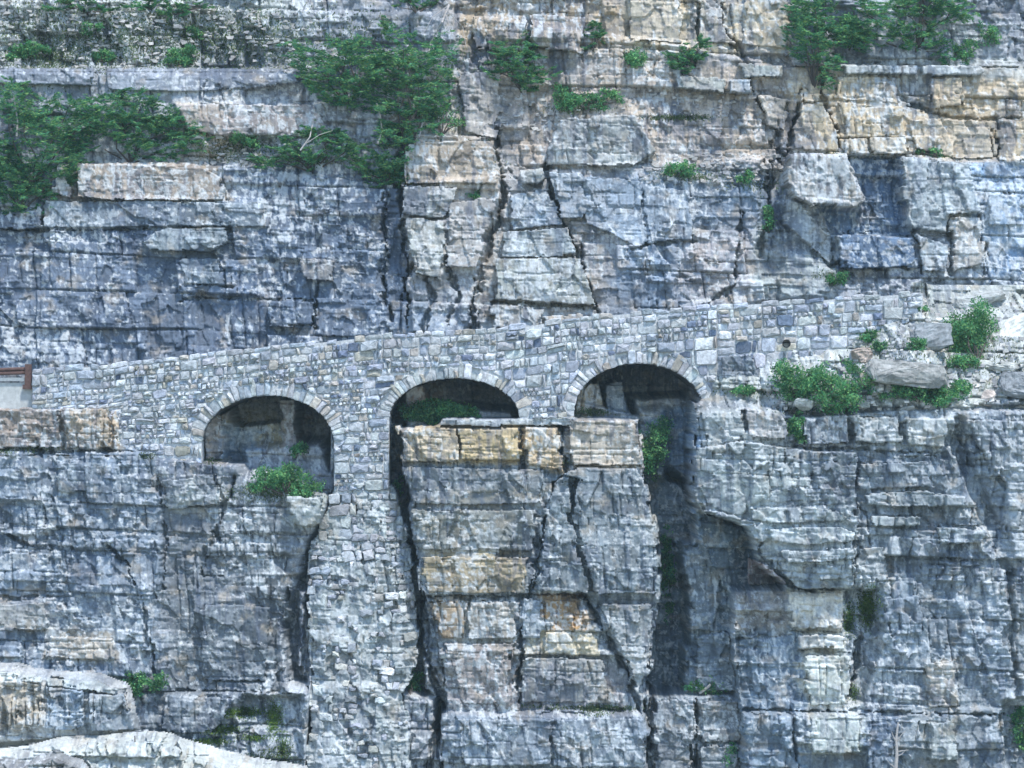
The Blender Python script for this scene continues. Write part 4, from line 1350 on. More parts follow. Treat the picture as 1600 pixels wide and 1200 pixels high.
BO = [  # px, py, rx, ry, colour, tilt, depth, label, boxy
    (1415, 584, 62, 20, (.30, .29, .28), .10, .7, 'long dark-sided slab boulder lying amid talus shrubs', .75),
    (1590, 516, 34, 27, (.75, .74, .70), -.2, .6, 'bright white boulder beside the round talus shrub at the right edge', .5),
    (1592, 602, 36, 22, (.24, .245, .26), .15, .6, 'dark slab boulder at the right edge below the white one', .7),
    (1346, 556, 20, 13, (.36, .32, .28), -.1, .4, 'rounded tan boulder at the foot of the retaining wall end', .45),
    (1354, 592, 13, 13, (.50, .46, .42), 0, .3, 'small pale egg-shaped boulder left of the long slab boulder', .2),
    (1474, 501, 12, 5, (.70, .70, .68), .05, .25, 'small flat white rock beside the end of the wall', .6),
    (1560, 572, 30, 8, (.42, .41, .39), .1, .4, 'flat grey rock slab above the dark slab at the right', .8),
    (1545, 622, 12, 13, (.50, .46, .42), .1, .3, 'pale upright rock below the flat slabs on the talus', .4),
    (1498, 618, 20, 6, (.52, .51, .49), .12, .3, 'thin flat pale slab lying right of the low talus shrub', .8),
    (1350, 630, 11, 8, (.58, .57, .54), 0, .25, 'small white rock on the shelf edge under the talus shrubs', .4),
    (1255, 632, 16, 10, (.42, .41, .39), .1, .3, 'grey rock on the shelf edge below the wide talus shrub', .5),
    (1415, 640, 14, 9, (.40, .385, .37), -.1, .3, 'grey rock on the shelf rim under the low shrub', .5),
    (1530, 470, 40, 12, (.40, .395, .385), -.15, .6, 'grey slanted rock slab above the round talus shrub', .7),
    (1455, 527, 30, 22, (.30, .305, .32), .02, .4, 'smooth grey upright slab left of the round talus shrub', .92),
]
for i, (px, py, rx, ry, col, tl, dp, lab, bx_) in enumerate(BO):
    y = L.depth_at(px, py) - dp * .35
    boulder('boulder', px, py, rx, ry, y, col, 40 + i, tilt=tl, label=lab, depth=dp, boxy=bx_)

o = L.patch('rock_block', [(1126, 557), (1150, 554), (1172, 553), (1187, 590), (1150, 594), (1127, 592)], 0, M_ROCK, None, col=(.20, .21, .235), colamt=.95, thick=.7, absY=-.42, wob=.2, tilt=(.1, .1))
tag(o, 'dark square rock block set against the wall beside the third arch', 'rock')
# loose stones scattered on the talus: rubble nobody could count
VV = []; FF = []; CC = []
rg = random.Random(5)
for i in range(900):
    px = rg.uniform(1190, 1620); py = rg.uniform(465, 645)
    if px < 1445 and py < B(px) + 6: continue
    r = rg.choice((1.2, 1.6, 2.2, 3, 4.2)) / S
    y = L.depth_at(px, py) - r * .4
    n0 = len(VV)
    c = rg.choice(((.5, .49, .46), (.40, .39, .38), (.62, .61, .58), (.33, .33, .34)))
    for a in range(8):
        s_ = ((a & 1) * 2 - 1, ((a >> 1) & 1) * 2 - 1, ((a >> 2) & 1) * 2 - 1)
        VV.append((wx(px) + s_[0] * r * rg.uniform(.5, 1.2), y + s_[1] * r * rg.uniform(.5, 1), wz(py) + s_[2] * r * rg.uniform(.3, .8)))
        CC.append(c)
    FF += [tuple(n0 + q for q in f) for f in ((0, 1, 3, 2), (4, 6, 7, 5), (0, 4, 5, 1), (2, 3, 7, 6), (0, 2, 6, 4), (1, 5, 7, 3))]
o = mesh_obj('rubble', VV, FF, M_ROCK, None, np.array(CC))
tag(o, 'loose broken stones scattered over the talus shelf', 'rubble', kind='stuff')
# scree on the upper left terrace and the ledges
VV = []; FF = []; CC = []
spots = [(-20, 470, 0, 98, 800), (290, 440, 205, 255, 260), (850, 1230, 120, 185, 150), (1000, 1230, 236, 285, 260), (1240, 1440, 228, 244, 120), (700, 860, 90, 200, 150)]
for x0, x1, y0, y1, n in spots:
    for i in range(n):
        px = rg.uniform(x0, x1); py = rg.uniform(y0, y1)
        r = rg.choice((.8, 1.2, 1.6, 2.2, 3, 4.5)) / S
        y = U.depth_at(px, py) - r * .3
        n0 = len(VV)
        c = rg.choice(((.42, .405, .38), (.38, .37, .35), (.46, .445, .415), (.32, .32, .325)))
        for a in range(8):
            s_ = ((a & 1) * 2 - 1, ((a >> 1) & 1) * 2 - 1, ((a >> 2) & 1) * 2 - 1)
            VV.append((wx(px, U.k) + s_[0] * r * rg.uniform(.2, 1.6), y + s_[1] * r * rg.uniform(.5, 1), wz(py, U.k) + s_[2] * r * rg.uniform(.1, .8)))
            CC.append(c)
        FF += [tuple(n0 + q for q in f) for f in ((0, 1, 3, 2), (4, 6, 7, 5), (0, 4, 5, 1), (2, 3, 7, 6), (0, 2, 6, 4), (1, 5, 7, 3))]
o = mesh_obj('scree', VV, FF, M_ROCK, None, np.array(CC))
tag(o, 'broken scree lying on the ledges of the upper cliff', 'scree', kind='stuff')

# ------------------------------------------------------------------ pale rock in the near bottom left corner
FG = Layer('foreground', -70, 560, 1010, 1290, 1.5, -6.0, 500)
FG.brk = fbm(FG.X * 1.3, FG.Z * 1.3, 577, 4)
FG.detail()
FG.Ym = np.zeros(FG.px.shape); FG.Yf = FG.Ym
FG.C[:] = (.42, .405, .375)
FG.paint([(60, 1060), (140, 1060), (140, 1140), (70, 1140)], (.42, .46, .51), .6, 18)
FG.paint([(-20, 1060), (60, 1070), (60, 1130), (-20, 1140)], (.50, .45, .38), .7, 14)
FG.fields(); FG.C0 = FG.C.copy()
FG.fb = 1 + .8 * (FG.fb - 1); FG.m_dark *= .7; FG.m_dk2 *= .9


def fgY(y0, top, lean):
    return lambda x, y, s_: y0 + lean * np.clip(1 - s_ / 20, 0, 1) - (y - top) / S * .3


def ledge(main, y0, slabs, label, mat, col, lean=.3):
    o = FG.patch('rock_ledge', main, 0, mat, None, thick=.25, wob=.3, arrY=lambda x, y, s_: y0 + .7 * np.clip(1 - s_ / 9, 0, 1) + .5 * np.clip(1 - s_ / 30, 0, 1) - (y - 1100) / S * .25, col=col, colamt=.6, amt=2.0)
    tag(o, label, 'rock')
    for poly, pr, cl, tl in slabs:
        FG.patch('rock_slab', poly, pr, mat, o, thick=.1, wob=.5, arrY=lambda x, y, s_: y0 + 0 * x - (y - 1100) / S * .25, col=np.array(cl) * .9, colamt=.8, amt=2.4, tilt=tl)


ledge([(-60, 1038), (20, 1043), (45, 1051), (150, 1059), (192, 1075), (205, 1110), (212, 1148), (150, 1160), (-60, 1175)], -5.2, [
    ([(-60, 1049), (22, 1053), (60, 1060), (64, 1068), (-60, 1066)], .35, (.66, .64, .60), (0, -.6)),
    ([(66, 1062), (150, 1068), (180, 1080), (176, 1086), (70, 1074)], .3, (.64, .63, .60), (0, -.6)),
    ([(-60, 1064), (24, 1064), (58, 1070), (60, 1130), (28, 1142), (-60, 1146)], .35, (.52, .47, .39), (.1, .2)),
    ([(66, 1074), (128, 1080), (130, 1136), (100, 1144), (68, 1140)], .2, (.42, .46, .52), (-.1, .2)),
    ([(136, 1084), (186, 1086), (200, 1112), (206, 1142), (140, 1142)], .3, (.40, .42, .45), (.2, .2)),
], 'cream and blue-grey weathered rock ledge at the lower left edge', M_PALE, None)
ledge([(-60, 1170), (40, 1167), (90, 1153), (250, 1143), (300, 1160), (400, 1184), (480, 1197), (500, 1280), (-60, 1280)], -6.4, [
    ([(95, 1164), (170, 1158), (246, 1155), (288, 1168), (284, 1178), (180, 1176), (104, 1174)], .3, (.70, .68, .63), (0, -.6)),
    ([(296, 1174), (396, 1197), (470, 1209), (486, 1280), (300, 1280), (290, 1190)], .35, (.58, .56, .52), (.2, -.3)),
    ([(150, 1174), (288, 1176), (292, 1280), (160, 1280)], .3, (.66, .64, .60), (0, -.3)),
], 'nearest bright white rock ledge sloping down along the bottom edge', M_PALE, (.60, .575, .53))
ledge([(-60, 1180), (25, 1178), (48, 1186), (70, 1172), (95, 1166), (135, 1180), (150, 1200), (160, 1290), (-60, 1290)], -8.0, [
    ([(40, 1190), (70, 1176), (96, 1170), (130, 1184), (140, 1280), (44, 1280)], .4, (.15, .14, .14), (.3, .3)),
], 'dark jagged rock in front of the white ledge at the bottom left corner', M_ROCK, (.13, .125, .125))


# ------------------------------------------------------------------ tubes, shrubs, grass
def tube(V, F, pts, r0, r1, n=5):
    base = len(V)
    m = len(pts)
    for i, p in enumerate(pts):
        p = Vector(p)
        d = (Vector(pts[min(i + 1, m - 1)]) - Vector(pts[max(i - 1, 0)])).normalized()
        a = d.orthogonal().normalized(); b = d.cross(a)
        r = r0 + (r1 - r0) * i / max(1, m - 1)
        for j in range(n):
            t = 2 * math.pi * j / n
            V.append(tuple(p + a * (r * math.cos(t)) + b * (r * math.sin(t))))
        if i:
            for j in range(n):
                F.append((base + (i - 1) * n + j, base + (i - 1) * n + (j + 1) % n, base + i * n + (j + 1) % n, base + i * n + j))
    F.append(tuple(base + (m - 1) * n + j for j in range(n)))
    F.append(tuple(base + n - 1 - j for j in range(n)))


def leaves(C, A, ln, wd, rng):
    """Leaf quads: centres C (n,3), axis directions A (n,3), length and width arrays."""
    n = len(C)
    A = A / np.linalg.norm(A, axis=1, keepdims=True)
    rv = rng.normal(size=(n, 3))
    Bv = np.cross(A, rv); Bv /= np.linalg.norm(Bv, axis=1, keepdims=True) + 1e-9
    l = A * ln[:, None] * .5; w_ = Bv * wd[:, None] * .5
    V = np.stack([C - l, C - l * .1 + w_, C + l, C - l * .1 - w_], 1).reshape(-1, 3)
    return V, np.arange(4 * n).reshape(n, 4)


def shrub(name, px, py, rx, ry, layer, label, cat, kind='leaf', n=2600, out=.35, group=None, seed=0, shape=None, deep=None, base=None):
    """Woody plant: stems from its foot, foliage in clumps with gaps; extents in photograph pixels."""
    rng = np.random.default_rng(1000 + seed)
    rg = random.Random(seed + 77)
    k = layer.k
    hx, hz = rx / S * k * 1.14, ry / S * k * 1.14
    hy = deep if deep else min(hx, hz) * .8 + .1
    ys = [layer.depth_at(px + dx * rx, py + dz * ry) for dx in (-.6, 0, .6) for dz in (-.5, 0, .5)]
    y0 = float(np.percentile(ys, 30)) - out * hy
    cx, cz = wx(px, k), wz(py, k)
    foot = Vector((0, 0, 0))
    bpx, bpy_ = base if base else (px, py + ry * .85)
    fy = layer.depth_at(bpx, bpy_)
    root_loc = Vector((wx(bpx, k), fy, wz(bpy_, k)))
    root = empty(name, root_loc)
    tag(root, label, cat, group)
    cen = Vector((cx, y0, cz)) - root_loc
    conifer = kind == 'conifer'
    n = int(n * (1.5 if conifer else 1.5))
    nc = max(8, int(n / (70 if conifer else 34)))
    pts = []
    while len(pts) < nc:
        v = rng.uniform(-1, 1, 3)
        r = np.linalg.norm(v)
        if r > 1 or r < .25: continue
        lim = .78 + .30 * math.sin(3.1 * v[0] + seed) * math.cos(2.7 * v[2] + 2 * seed) + .15 * math.sin(7 * v[0] + 5 * v[2] + seed)
        if r > lim: continue
        if shape == 'cone_down' and abs(v[0]) > .25 + .8 * (v[2] + 1) / 2: continue
        if shape == 'cone' and abs(v[0]) > .2 + .85 * (1 - v[2]) / 2: continue
        if shape == 'dome' and v[2] < -.75: continue
        pts.append(v)
    pts = np.array(pts)
    cl = np.array(cen) + pts * np.array([hx, hy, hz])
    # stems
    V = []; F = []
    nst = 4 if max(rx, ry) < 25 else 9
    for i in rng.choice(len(cl), size=min(nst, len(cl)), replace=False):
        e = Vector(cl[i])
        m1 = e * .35 + Vector((rg.uniform(-.15, .15) * hx, -.1 * hy, .1 * hz)); m2 = e * .7 + Vector((rg.uniform(-.12, .12) * hx, 0, rg.uniform(0, .1) * hz))
        r = .012 + .02 * min(1.5, hx)
        tube(V, F, [Vector((0, .12, -.04)), m1, m2, e], r, r * .3)
    o = mesh_obj('stems', V, F, M_BARK, root)
    # foliage
    per = int(n / nc)
    Cs = []; As = []
    csz = (.20 if conifer else .17) * (min(hx, hz) ** .5 + .15)
    for c, v in zip(cl, pts):
        m_ = max(6, int(per * rng.uniform(.5, 1.6)))
        if conifer:      # one feathery bough: needles raked along a gently sagging axis
            d = np.array([v[0] * 1.1 + rng.normal() * .7, v[1] * .6 - .5, rng.normal() * .22 + .1])
            d /= np.linalg.norm(d)
            sd2 = np.cross(d, np.array([0, 0, 1.0])); sd2 /= np.linalg.norm(sd2) + 1e-9
            L_ = csz * rng.uniform(1.5, 3.0)
            tt = rng.uniform(0, 1, m_)
            side_ = rng.choice((-1.0, 1.0), m_)
            sp_ = (1 - tt * .75) * rng.uniform(0, .34, m_) * L_
            q = c + (tt - .4)[:, None] * d * L_ + (side_ * sp_)[:, None] * sd2 + np.array([0, 0, 1.0]) * (.16 * L_ * (tt - .3) ** 2 - sp_ * .35)[:, None] + rng.normal(size=(m_, 3)) * .018
            ax = d + (side_ * .8)[:, None] * sd2 + rng.normal(size=(m_, 3)) * .25
        else:
            q = c + rng.normal(size=(m_, 3)) * csz * np.array([.62, .62, .5])
            ax = rng.normal(size=(m_, 3)) + np.array([0, -.3, .3])
        Cs.append(q); As.append(ax)
    Cs = np.concatenate(Cs); As = np.concatenate(As)
    nn = len(Cs)
    ln = rng.uniform(.11, .22, nn) if conifer else rng.uniform(.065, .13, nn)
    wd = ln * (rng.uniform(.16, .3, nn) if conifer else rng.uniform(.5, .8, nn))
    Vl, Fl = leaves(Cs, As, ln, wd, rng)
    fast_mesh('foliage', Vl, Fl, M_CONIFER if conifer else M_LEAF, root)
    return root


SH = [  # name, px, py, rx, ry, layer, kind, n, shape, label, category
    ('conifer_shrub', 48, 212, 98, 92, U, 'conifer', 14000, None, 'largest dark conifer thicket at the left edge of the upper ledge', 'conifer'),
    ('conifer_shrub', 30, 285, 80, 50, U, 'conifer', 7500, None, 'dark conifer growth hanging below the ledge at the left edge', 'conifer'),
    ('conifer_shrub', 200, 203, 108, 58, U, 'conifer', 13000, None, 'wide green conifer thicket right of the left-edge thicket', 'conifer'),
    ('shrub', 385, 212, 26, 17, U, 'leaf', 900, None, 'small leafy shrub beside the cream rock patch', 'shrub'),
    ('conifer_shrub', 485, 234, 88, 38, U, 'conifer', 6500, None, 'spreading conifer on the ledge left of the hanging tree', 'conifer'),
    ('conifer_tree', 545, 102, 104, 70, U, 'conifer', 13000, None, 'broad conifer high on the left, its boughs over the grey wall', 'conifer'),
    ('conifer_tree', 635, 142, 84, 115, U, 'conifer', 15000, 'cone_down', 'tall bright green conifer tapering down into the deep crack', 'conifer'),
    ('conifer_shrub', 598, 258, 56, 34, U, 'conifer', 4200, None, 'green conifer tuft at the foot of the crack beside the pale buttress', 'conifer'),
    ('shrub', 690, 185, 32, 28, U, 'leaf', 500, None, 'sparse grey-green shrub on the pale buttress right of the tall conifer', 'shrub'),
    ('conifer_shrub', 815, 98, 56, 46, U, 'conifer', 5200, 'dome', 'rounded conifer alone on the pale upper wall, top centre', 'conifer'),
    ('conifer_shrub', 930, 52, 18, 26, U, 'conifer', 1100, None, 'small upright conifer in a notch near the top', 'conifer'),
    ('shrub', 995, 85, 22, 16, U, 'leaf', 700, None, 'small dark shrub under the cream block near the top', 'shrub'),
    ('conifer_shrub', 1073, 78, 36, 28, U, 'conifer', 2200, None, 'squat conifer on the ledge between the cream blocks', 'conifer'),
    ('shrub', 885, 150, 22, 24, U, 'leaf', 1000, None, 'dark shrub above the smooth rounded block', 'shrub'),
    ('shrub', 935, 152, 36, 15, U, 'leaf', 1000, None, 'low spreading shrub trailing along the ledge above the rounded block', 'shrub'),
    ('conifer_tree', 1278, 60, 60, 88, U, 'conifer', 9500, 'cone_down', 'tall conifer tapering downward over the tan wall, top right', 'conifer'),
    ('conifer_tree', 1440, 25, 118, 60, U, 'conifer', 13000, None, 'wide conifer thicket along the top edge at the right', 'conifer'),
    ('shrub', 1335, 45, 28, 30, U, 'leaf', 1200, None, 'leafy shrub between the two big conifers at top right', 'shrub'),
    ('shrub', 1515, 72, 22, 22, U, 'leaf', 900, None, 'round shrub at the right end of the top thicket', 'shrub'),
    ('shrub', 1558, 45, 15, 18, U, 'leaf', 500, None, 'small bush below the top edge near the right corner', 'shrub'),
    ('conifer_shrub', 250, -2, 60, 16, U, 'conifer', 2000, None, 'conifer fringe at the top edge above the scree', 'conifer'),
    ('conifer_shrub', 120, 0, 60, 14, U, 'conifer', 1500, None, 'dark conifer fringe at the top left edge', 'conifer'),
    ('shrub', 280, 80, 34, 16, U, 'leaf', 1100, None, 'green shrub on the rim of the scree terrace', 'shrub'),
    ('shrub', 32, 70, 38, 13, U, 'leaf', 1000, None, 'low bright shrub on the scree at the left edge', 'shrub'),
    ('shrub', 150, 78, 26, 12, U, 'leaf', 450, None, 'thin grey-green shrub on the middle of the scree terrace', 'shrub'),
    ('shrub', 130, 35, 22, 9, U, 'leaf', 350, None, 'sparse low plant high on the scree', 'shrub'),
    ('shrub', 300, 42, 24, 10, U, 'leaf', 400, None, 'sparse plant on the scree above the rim shrub', 'shrub'),
    ('conifer_shrub', 650, 2, 30, 14, U, 'conifer', 800, None, 'small conifer tip at the top edge above the tall conifer', 'conifer'),
    ('shrub', 1070, 265, 34, 15, U, 'leaf', 800, None, 'thin shrub on the ledge below the mossy step', 'shrub'),
    ('shrub', 1166, 276, 14, 11, U, 'leaf', 400, None, 'tiny round shrub beside the pale cracked wall', 'shrub'),
    ('shrub', 1203, 342, 9, 28, U, 'leaf', 500, None, 'narrow plant growing in the vertical crack', 'shrub'),
    ('shrub', 1302, 436, 20, 12, U, 'leaf', 650, None, 'small shrub on the rocks just above the right parapet', 'shrub'),
    ('shrub', 1466, 238, 26, 9, U, 'leaf', 500, None, 'low dark plant on the ledge under the tan wall', 'shrub'),
    ('shrub', 742, 306, 12, 7, U, 'leaf', 220, None, 'tiny plant on the pale buttress', 'shrub'),
    ('shrub', 448, 752, 58, 24, L, 'leaf', 3400, None, 'bright green shrub spilling out under the first arch', 'shrub'),
    ('shrub', 465, 705, 16, 11, L, 'leaf', 450, None, 'small dark plant inside the first arch', 'shrub'),
    ('shrub', 684, 646, 80, 22, L, 'leaf', 4800, None, 'low dark green shrub on the floor of the second arch', 'shrub'),
    ('shrub', 1020, 695, 27, 50, L, 'leaf', 2600, None, 'dark shrub hanging in the gully under the third arch', 'shrub'),
    ('shrub', 1235, 596, 44, 32, L, 'leaf', 3000, 'dome', 'dense talus shrub just right of the dark square block', 'shrub'),
    ('shrub', 1300, 603, 52, 38, L, 'leaf', 3600, None, 'blue-green talus shrub below the drain pipe', 'shrub'),
    ('shrub', 1430, 614, 58, 17, L, 'leaf', 2400, None, 'low shrub in front of the long slab boulder', 'shrub'),
    ('shrub', 1524, 524, 46, 50, L, 'leaf', 5200, 'dome', 'tall round bright green shrub on the talus at the right', 'shrub'),
    ('shrub', 1500, 566, 34, 12, L, 'leaf', 900, None, 'low growth at the foot of the tall round talus shrub', 'shrub'),
    ('shrub', 1356, 524, 18, 10, L, 'leaf', 600, None, 'small bush at the foot of the wall end', 'shrub'),
    ('shrub', 1424, 540, 16, 13, L, 'leaf', 600, None, 'small bush in front of the smooth upright slab', 'shrub'),
    ('shrub', 1370, 542, 10, 8, L, 'leaf', 300, None, 'tiny bush right of the tan boulder', 'shrub'),
    ('shrub', 1492, 604, 18, 10, L, 'leaf', 500, None, 'tiny bush above the thin flat pale slab', 'shrub'),
    ('shrub', 1241, 664, 13, 26, L, 'leaf', 900, None, 'shrub trailing down the notch in the right buttress rim', 'shrub'),
    ('shrub', 1160, 610, 20, 8, L, 'leaf', 400, None, 'thin plant on the shelf under the dark square block', 'shrub'),
    ('shrub', 1440, 484, 12, 6, L, 'leaf', 220, None, 'tiny dark bush at the end of the right parapet', 'shrub'),
    ('shrub', 220, 1063, 46, 17, L, 'leaf', 1500, None, 'low green shrub at the cliff foot above the slanted slab', 'shrub'),
    ('shrub', 640, 1068, 16, 24, L, 'leaf', 1000, None, 'small bush in the crack right of the tall pier', 'shrub'),
    ('shrub', 1046, 905, 10, 75, L, 'leaf', 1500, None, 'narrow strip of weeds down the left side of the right gully', 'shrub'),
    ('shrub', 1105, 1074, 34, 14, L, 'leaf', 1100, None, 'green plants at the bottom of the right gully', 'shrub'),
    ('shrub', 1140, 1182, 16, 20, L, 'leaf', 700, None, 'dark plant beside the square blocks near the bottom edge', 'shrub'),
    ('shrub', 1590, 1130, 16, 40, L, 'leaf', 1100, None, 'green growth in the groove at the lower right corner', 'shrub'),
    ('shrub', 618, 765, 7, 26, L, 'leaf', 420, None, 'narrow plant in the slot beside the second arch', 'shrub'),
    ('shrub', 170, 634, 16, 8, L, 'leaf', 400, None, 'small dark plant at the left foot of the bridge', 'shrub'),
]
for i, (nm, px, py, rx, ry, ly, kd, n, shp, lab, cat) in enumerate(SH):
    shrub(nm, px, py, rx, ry, ly, lab, cat, kd, n, seed=i, shape=shp, base=(688, 640) if 'second arch' in lab and 'floor' in lab else None)


def carpet(name, spots, layer, mat, label, cat, blade=(.06, .13), up=1.0, seed=0):
    rng = np.random.default_rng(seed)
    Cs = []; As = []
    for px, py, rx, ry, n in spots:
        a = rng.normal(size=(n, 2)) * .5
        for dx, dz in a:
            x = px + dx * rx; y = py + dz * ry
            Cs.append((wx(x, layer.k), layer.depth_at(x, y) - rng.uniform(.01, .08), wz(y, layer.k) + .02))
    Cs = np.array(Cs)
    As = rng.normal(size=Cs.shape) * .5 + np.array([0, -.35, up])
    ln = rng.uniform(*blade, len(Cs))
    V, F = leaves(Cs, As, ln, ln * rng.uniform(.25, .5, len(Cs)), rng)
    o = fast_mesh(name, V, F, mat)
    tag(o, label, cat, kind='stuff')


carpet('grass', [(60, 628, 60, 7, 900), (140, 632, 40, 5, 400), (925, 645, 30, 6, 500), (930, 1106, 30, 7, 500), (900, 1104, 90, 5, 400), (430, 1180, 40, 16, 700), (200, 690, 14, 4, 120), (235, 712, 16, 5, 150), (60, 700, 25, 6, 250), (10, 702, 25, 8, 250), (1270, 640, 60, 8, 400), (1400, 560, 120, 50, 900), (1550, 560, 60, 60, 700), (1180, 612, 60, 10, 400), (330, 722, 16, 4, 150), (880, 722, 40, 4, 120), (430, 770, 70, 14, 900), (960, 1106, 40, 5, 300)], L, M_GRASS, 'green and dry grass on the ledges of the lower cliff', 'grass', seed=3)
carpet('grass', [(1060, 180, 55, 5, 700), (1080, 275, 60, 8, 500), (350, 230, 60, 20, 500), (900, 165, 60, 8, 400), (150, 55, 240, 60, 4200), (60, 80, 80, 20, 1400), (380, 55, 120, 60, 2200), (1180, 290, 60, 12, 300), (1330, 240, 80, 5, 300), (1490, 242, 40, 6, 250), (1300, 430, 40, 10, 250), (480, 250, 90, 8, 400), (760, 250, 40, 40, 150)], U, M_GRASS, 'grey-green grass and weeds on the upper ledges and scree', 'grass', seed=4)
carpet('brush', [(120, 40, 260, 70, 5200), (330, 55, 200, 60, 3600), (60, 100, 90, 40, 900), (560, 60, 90, 60, 900), (700, 120, 60, 90, 600), (380, 225, 80, 30, 900)], U, M_GRASS, 'grey-green low brush growing through the upper left scree', 'brush', (.07, .16), .6, 9)
carpet('moss', [(1352, 945, 14, 32, 3000), (1322, 965, 10, 24, 1200), (380, 1112, 30, 9, 1800), (350, 1138, 26, 8, 1400), (430, 1120, 14, 26, 1600), (330, 1155, 30, 6, 1000), (400, 1150, 20, 6, 400), (446, 1165, 12, 20, 500), (1330, 1080, 10, 16, 300)], L, M_MOSS, 'yellow-green moss clinging to the niche and damp slabs', 'moss', (.05, .11), .2, 5)


# ------------------------------------------------------------------ small things
def box(V, F, x0, x1, y0, y1, z0, z1, sl=0.0):
    n = len(V)
    for x, y, z in ((x0, y0, z0), (x1, y0, z0), (x1, y1, z0), (x0, y1, z0), (x0, y0, z1), (x1, y0, z1), (x1, y1, z1), (x0, y1, z1)):
        V.append((x, y, z + sl * (x - x0)))
    F += [(n, n + 3, n + 2, n + 1), (n + 4, n + 5, n + 6, n + 7), (n, n + 1, n + 5, n + 4), (n + 1, n + 2, n + 6, n + 5), (n + 2, n + 3, n + 7, n + 6), (n + 3, n, n + 4, n + 7)]


def part(name, mat, parent, *boxes, sl=0.0):
    V = []; F = []
    for b in boxes: box(V, F, *b, sl=sl)
    return place(mesh_obj(name, V, F, mat), parent)


GR = empty('guardrail', (wx(42), .3, wz(606)))
tag(GR, 'rusty steel guardrail ending at the left end of the parapet', 'guardrail')
bpy.context.view_layer.update()
# W-shaped beam
V = []; F = []
prof = [(0, .17), (-.06, .12), (-.06, .06), (0, .0), (-.06, -.06), (-.06, -.12), (0, -.17)]
x0, x1 = wx(-90), wx(46)
for xi in (x0, x1):
    for yy, zz in prof: V.append((xi, .22 + yy, wz(579) + zz * .85 + (xi - x1) * .035))
    for yy, zz in prof: V.append((xi, .245 + yy, wz(579) + zz * .85 + (xi - x1) * .035))
for i in range(6):
    F.append((i, i + 1, 14 + i + 1, 14 + i)); F.append((7 + i, 21 + i, 21 + i + 1, 7 + i + 1))
F.append((0, 14, 21, 7)); F.append((6, 13, 27, 20)); F.append(tuple(range(14, 21)) + tuple(range(27, 20, -1)))
place(mesh_obj('rail', V, F, M_RUST), GR)
part('post', M_RUST, GR, (wx(38), wx(48), .10, .16, wz(607), wz(569)), (wx(41), wx(45), .16, .30, wz(607), wz(569)), (wx(38), wx(48), .30, .34, wz(607), wz(569)))
part('post', M_RUST, GR, (wx(-62), wx(-52), .28, .48, wz(612), wz(576)))
part('base_plate', M_RUST, GR, (wx(35), wx(51), .04, .40, wz(608), wz(601)))
for dx in (39.5, 46.5):
    for dy in (575, 583): part('bolt', M_RUST, GR, (wx(dx) - .025, wx(dx) + .025, .075, .11, wz(dy) - .025, wz(dy) + .025))
KERB = part('concrete_kerb', M_CONC, GR, (wx(-100), wx(49), .25, .7, wz(640), wz(598)))
KERB.parent = None
KERB.matrix_world.identity()
tag(KERB, 'pale concrete road edge under the guardrail at the left', 'kerb')
KERB2 = part('wooden_rail', plain('weathered_timber', (.30, .33, .34), var=.2, scale=14), GR, (wx(-100), wx(39), .15, .24, wz(595.5), wz(590)))

# drain pipe through the retaining wall
DP = empty('drain_pipe', (wx(1228), 0, wz(537)))
tag(DP, 'small round dark drain pipe mouth in the wall right of the arches', 'pipe')
V = []; F = []
n = 20
ri, ro = .13, .165
for y, r in ((-.32, ro), (-.32, ri), (1.4, ri), (1.4, ro)):
    for j in range(n):
        t = 2 * math.pi * j / n
        V.append((r * math.cos(t), y, r * math.sin(t)))
for a in range(3):
    for j in range(n):
        F.append((a * n + j, a * n + (j + 1) % n, (a + 1) * n + (j + 1) % n, (a + 1) * n + j))
mesh_obj('pipe_wall', V, F, M_PIPE, DP)
mesh_obj('bore_shade', [(ri * math.cos(2 * math.pi * j / n), -.015, ri * math.sin(2 * math.pi * j / n)) for j in range(n)], [tuple(range(n))], M_PIPE, DP)  # dark disc closing the bore, stands in for the shade inside

# dead snag at the bottom right
y = L.depth_at(1393, 1160) - .35
SN = empty('dead_snag', (wx(1391), y, wz(1240)))
tag(SN, 'bleached bare dead trunk with broken twigs at the lower right', 'dead tree')
V = []; F = []
P3 = lambda px, py, yy=0: (wx(px) - wx(1391), yy, wz(py) - wz(1240))
tube(V, F, [P3(1388, 1245), P3(1388, 1205), P3(1391, 1170), P3(1390, 1145), P3(1393, 1120)], .10, .035, 7)
mesh_obj('trunk', V, F, M_DEAD, SN)
for a, b, c in (((1391, 1165), (1400, 1163), (1409, 1162)), ((1391, 1150), (1397, 1140), (1404, 1132)), ((1390, 1150), (1385, 1140), (1383, 1134)), ((1391, 1172), (1399, 1168), (1406, 1160)), ((1389, 1190), (1381, 1184), (1377, 1178))):
    V = []; F = []
    tube(V, F, [P3(*a), P3(*b, -.05), P3(*c, -.08)], .03, .012, 5)
    mesh_obj('twig', V, F, M_DEAD, SN)

# fallen pale log in the gully, stick on the near ledge, dead boughs on the upper ledges
def stick(name, pts, layer, r0, r1, label, cat, outy=.15, extra=()):
    k = layer.k
    pp = [(wx(a, k), layer.depth_at(a, b) - outy, wz(b, k)) for a, b in pts]
    root = empty(name, pp[0]); tag(root, label, cat)
    V = []; F = []
    tube(V, F, [Vector(p) - Vector(pp[0]) for p in pp], r0, r1, 6)
    mesh_obj('stem', V, F, M_DEAD, root)
    for ex in extra:
        V = []; F = []
        q = [Vector((wx(a, k), layer.depth_at(a, b) - outy - .05, wz(b, k))) - Vector(pp[0]) for a, b in ex]
        tube(V, F, q, r1 * .9, r1 * .4, 5)
        mesh_obj('twig', V, F, M_DEAD, root)


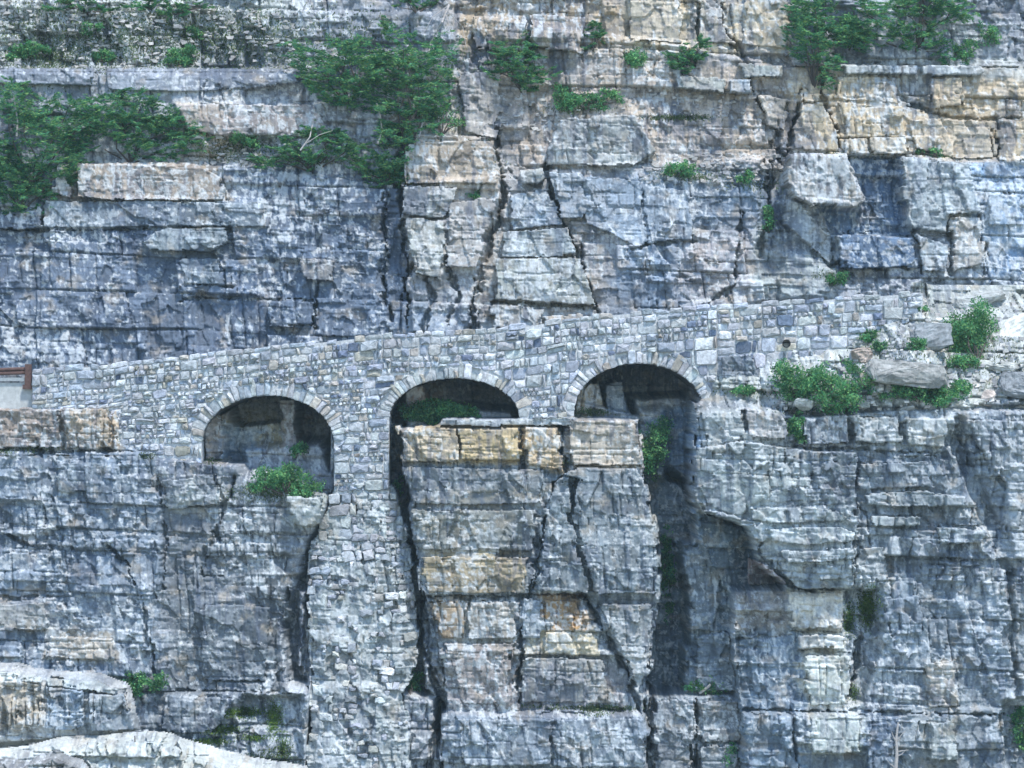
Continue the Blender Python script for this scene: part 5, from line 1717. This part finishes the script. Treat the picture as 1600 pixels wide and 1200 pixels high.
stick('fallen_log', [(1093, 1083), (1103, 1076), (1110, 1069)], L, .06, .05, 'short pale log lying in the bottom of the right gully', 'log', .5)
stick('dead_branch', [(590, 225), (597, 205), (594, 180), (588, 160)], U, .05, .02, 'bleached curved branch against the grey wall under the broad conifer', 'branch', 1.0, [[(596, 200), (602, 190), (606, 182)]])
stick('dead_branch', [(470, 236), (485, 215), (488, 195)], U, .04, .02, 'bleached bough sticking up from the spreading conifer', 'branch', 1.2, [[(480, 225), (500, 212), (520, 204)]])
stick('dead_branch', [(30, 215), (30, 190), (24, 150)], U, .05, .02, 'bleached bare stem in the left-edge thicket', 'branch', 2.0, [[(30, 205), (45, 200)], [(29, 195), (20, 190)]])
stick('dead_roots', [(700, 0), (690, 30), (672, 60), (665, 95)], U, .06, .02, 'tangle of bare grey roots hanging beside the tall conifer', 'roots', .35,
      [[(695, 15), (705, 45), (700, 80)], [(690, 30), (680, 40), (690, 75)], [(697, 10), (722, 35), (728, 70)], [(672, 60), (682, 85), (678, 105)], [(700, 0), (675, 20), (662, 45)]])
stick('dead_branch', [(655, 215), (660, 190), (657, 170)], U, .04, .015, 'grey twig standing at the edge of the tall conifer', 'branch', .9, [[(659, 195), (668, 182)]])
FGk = FG.k
V = []; F = []
ST = empty('stick', (wx(213, FGk), -6.6, wz(1166, FGk)))
tag(ST, 'thin upright stick on the white ledge at the bottom left', 'stick')
tube(V, F, [(0, 0, -.25), (.01, -.02, .2), (0, 0, .45)], .03, .02, 6)
mesh_obj('stem', V, F, M_BARK, ST)

# ------------------------------------------------------------------ valley air between the lens and the cliff
V = []; F = []
box(V, F, -640, 640, -940, 60, -46.5, 96)
m = bpy.data.materials.new('valley_haze')
m.use_nodes = True
t = m.node_tree
t.nodes.remove(t.nodes['Principled BSDF'])
pv = t.nodes.new('ShaderNodeVolumePrincipled')
pv.inputs['Color'].default_value = (.66, .92, 1.0, 1)
pv.inputs['Density'].default_value = .00022
pv.inputs['Anisotropy'].default_value = .1
t.links.new(pv.outputs[0], t.nodes['Material Output'].inputs['Volume'])
o = mesh_obj('haze', V, F, m)
tag(o, 'thin blue valley haze in front of the whole cliff', 'haze', kind='stuff')
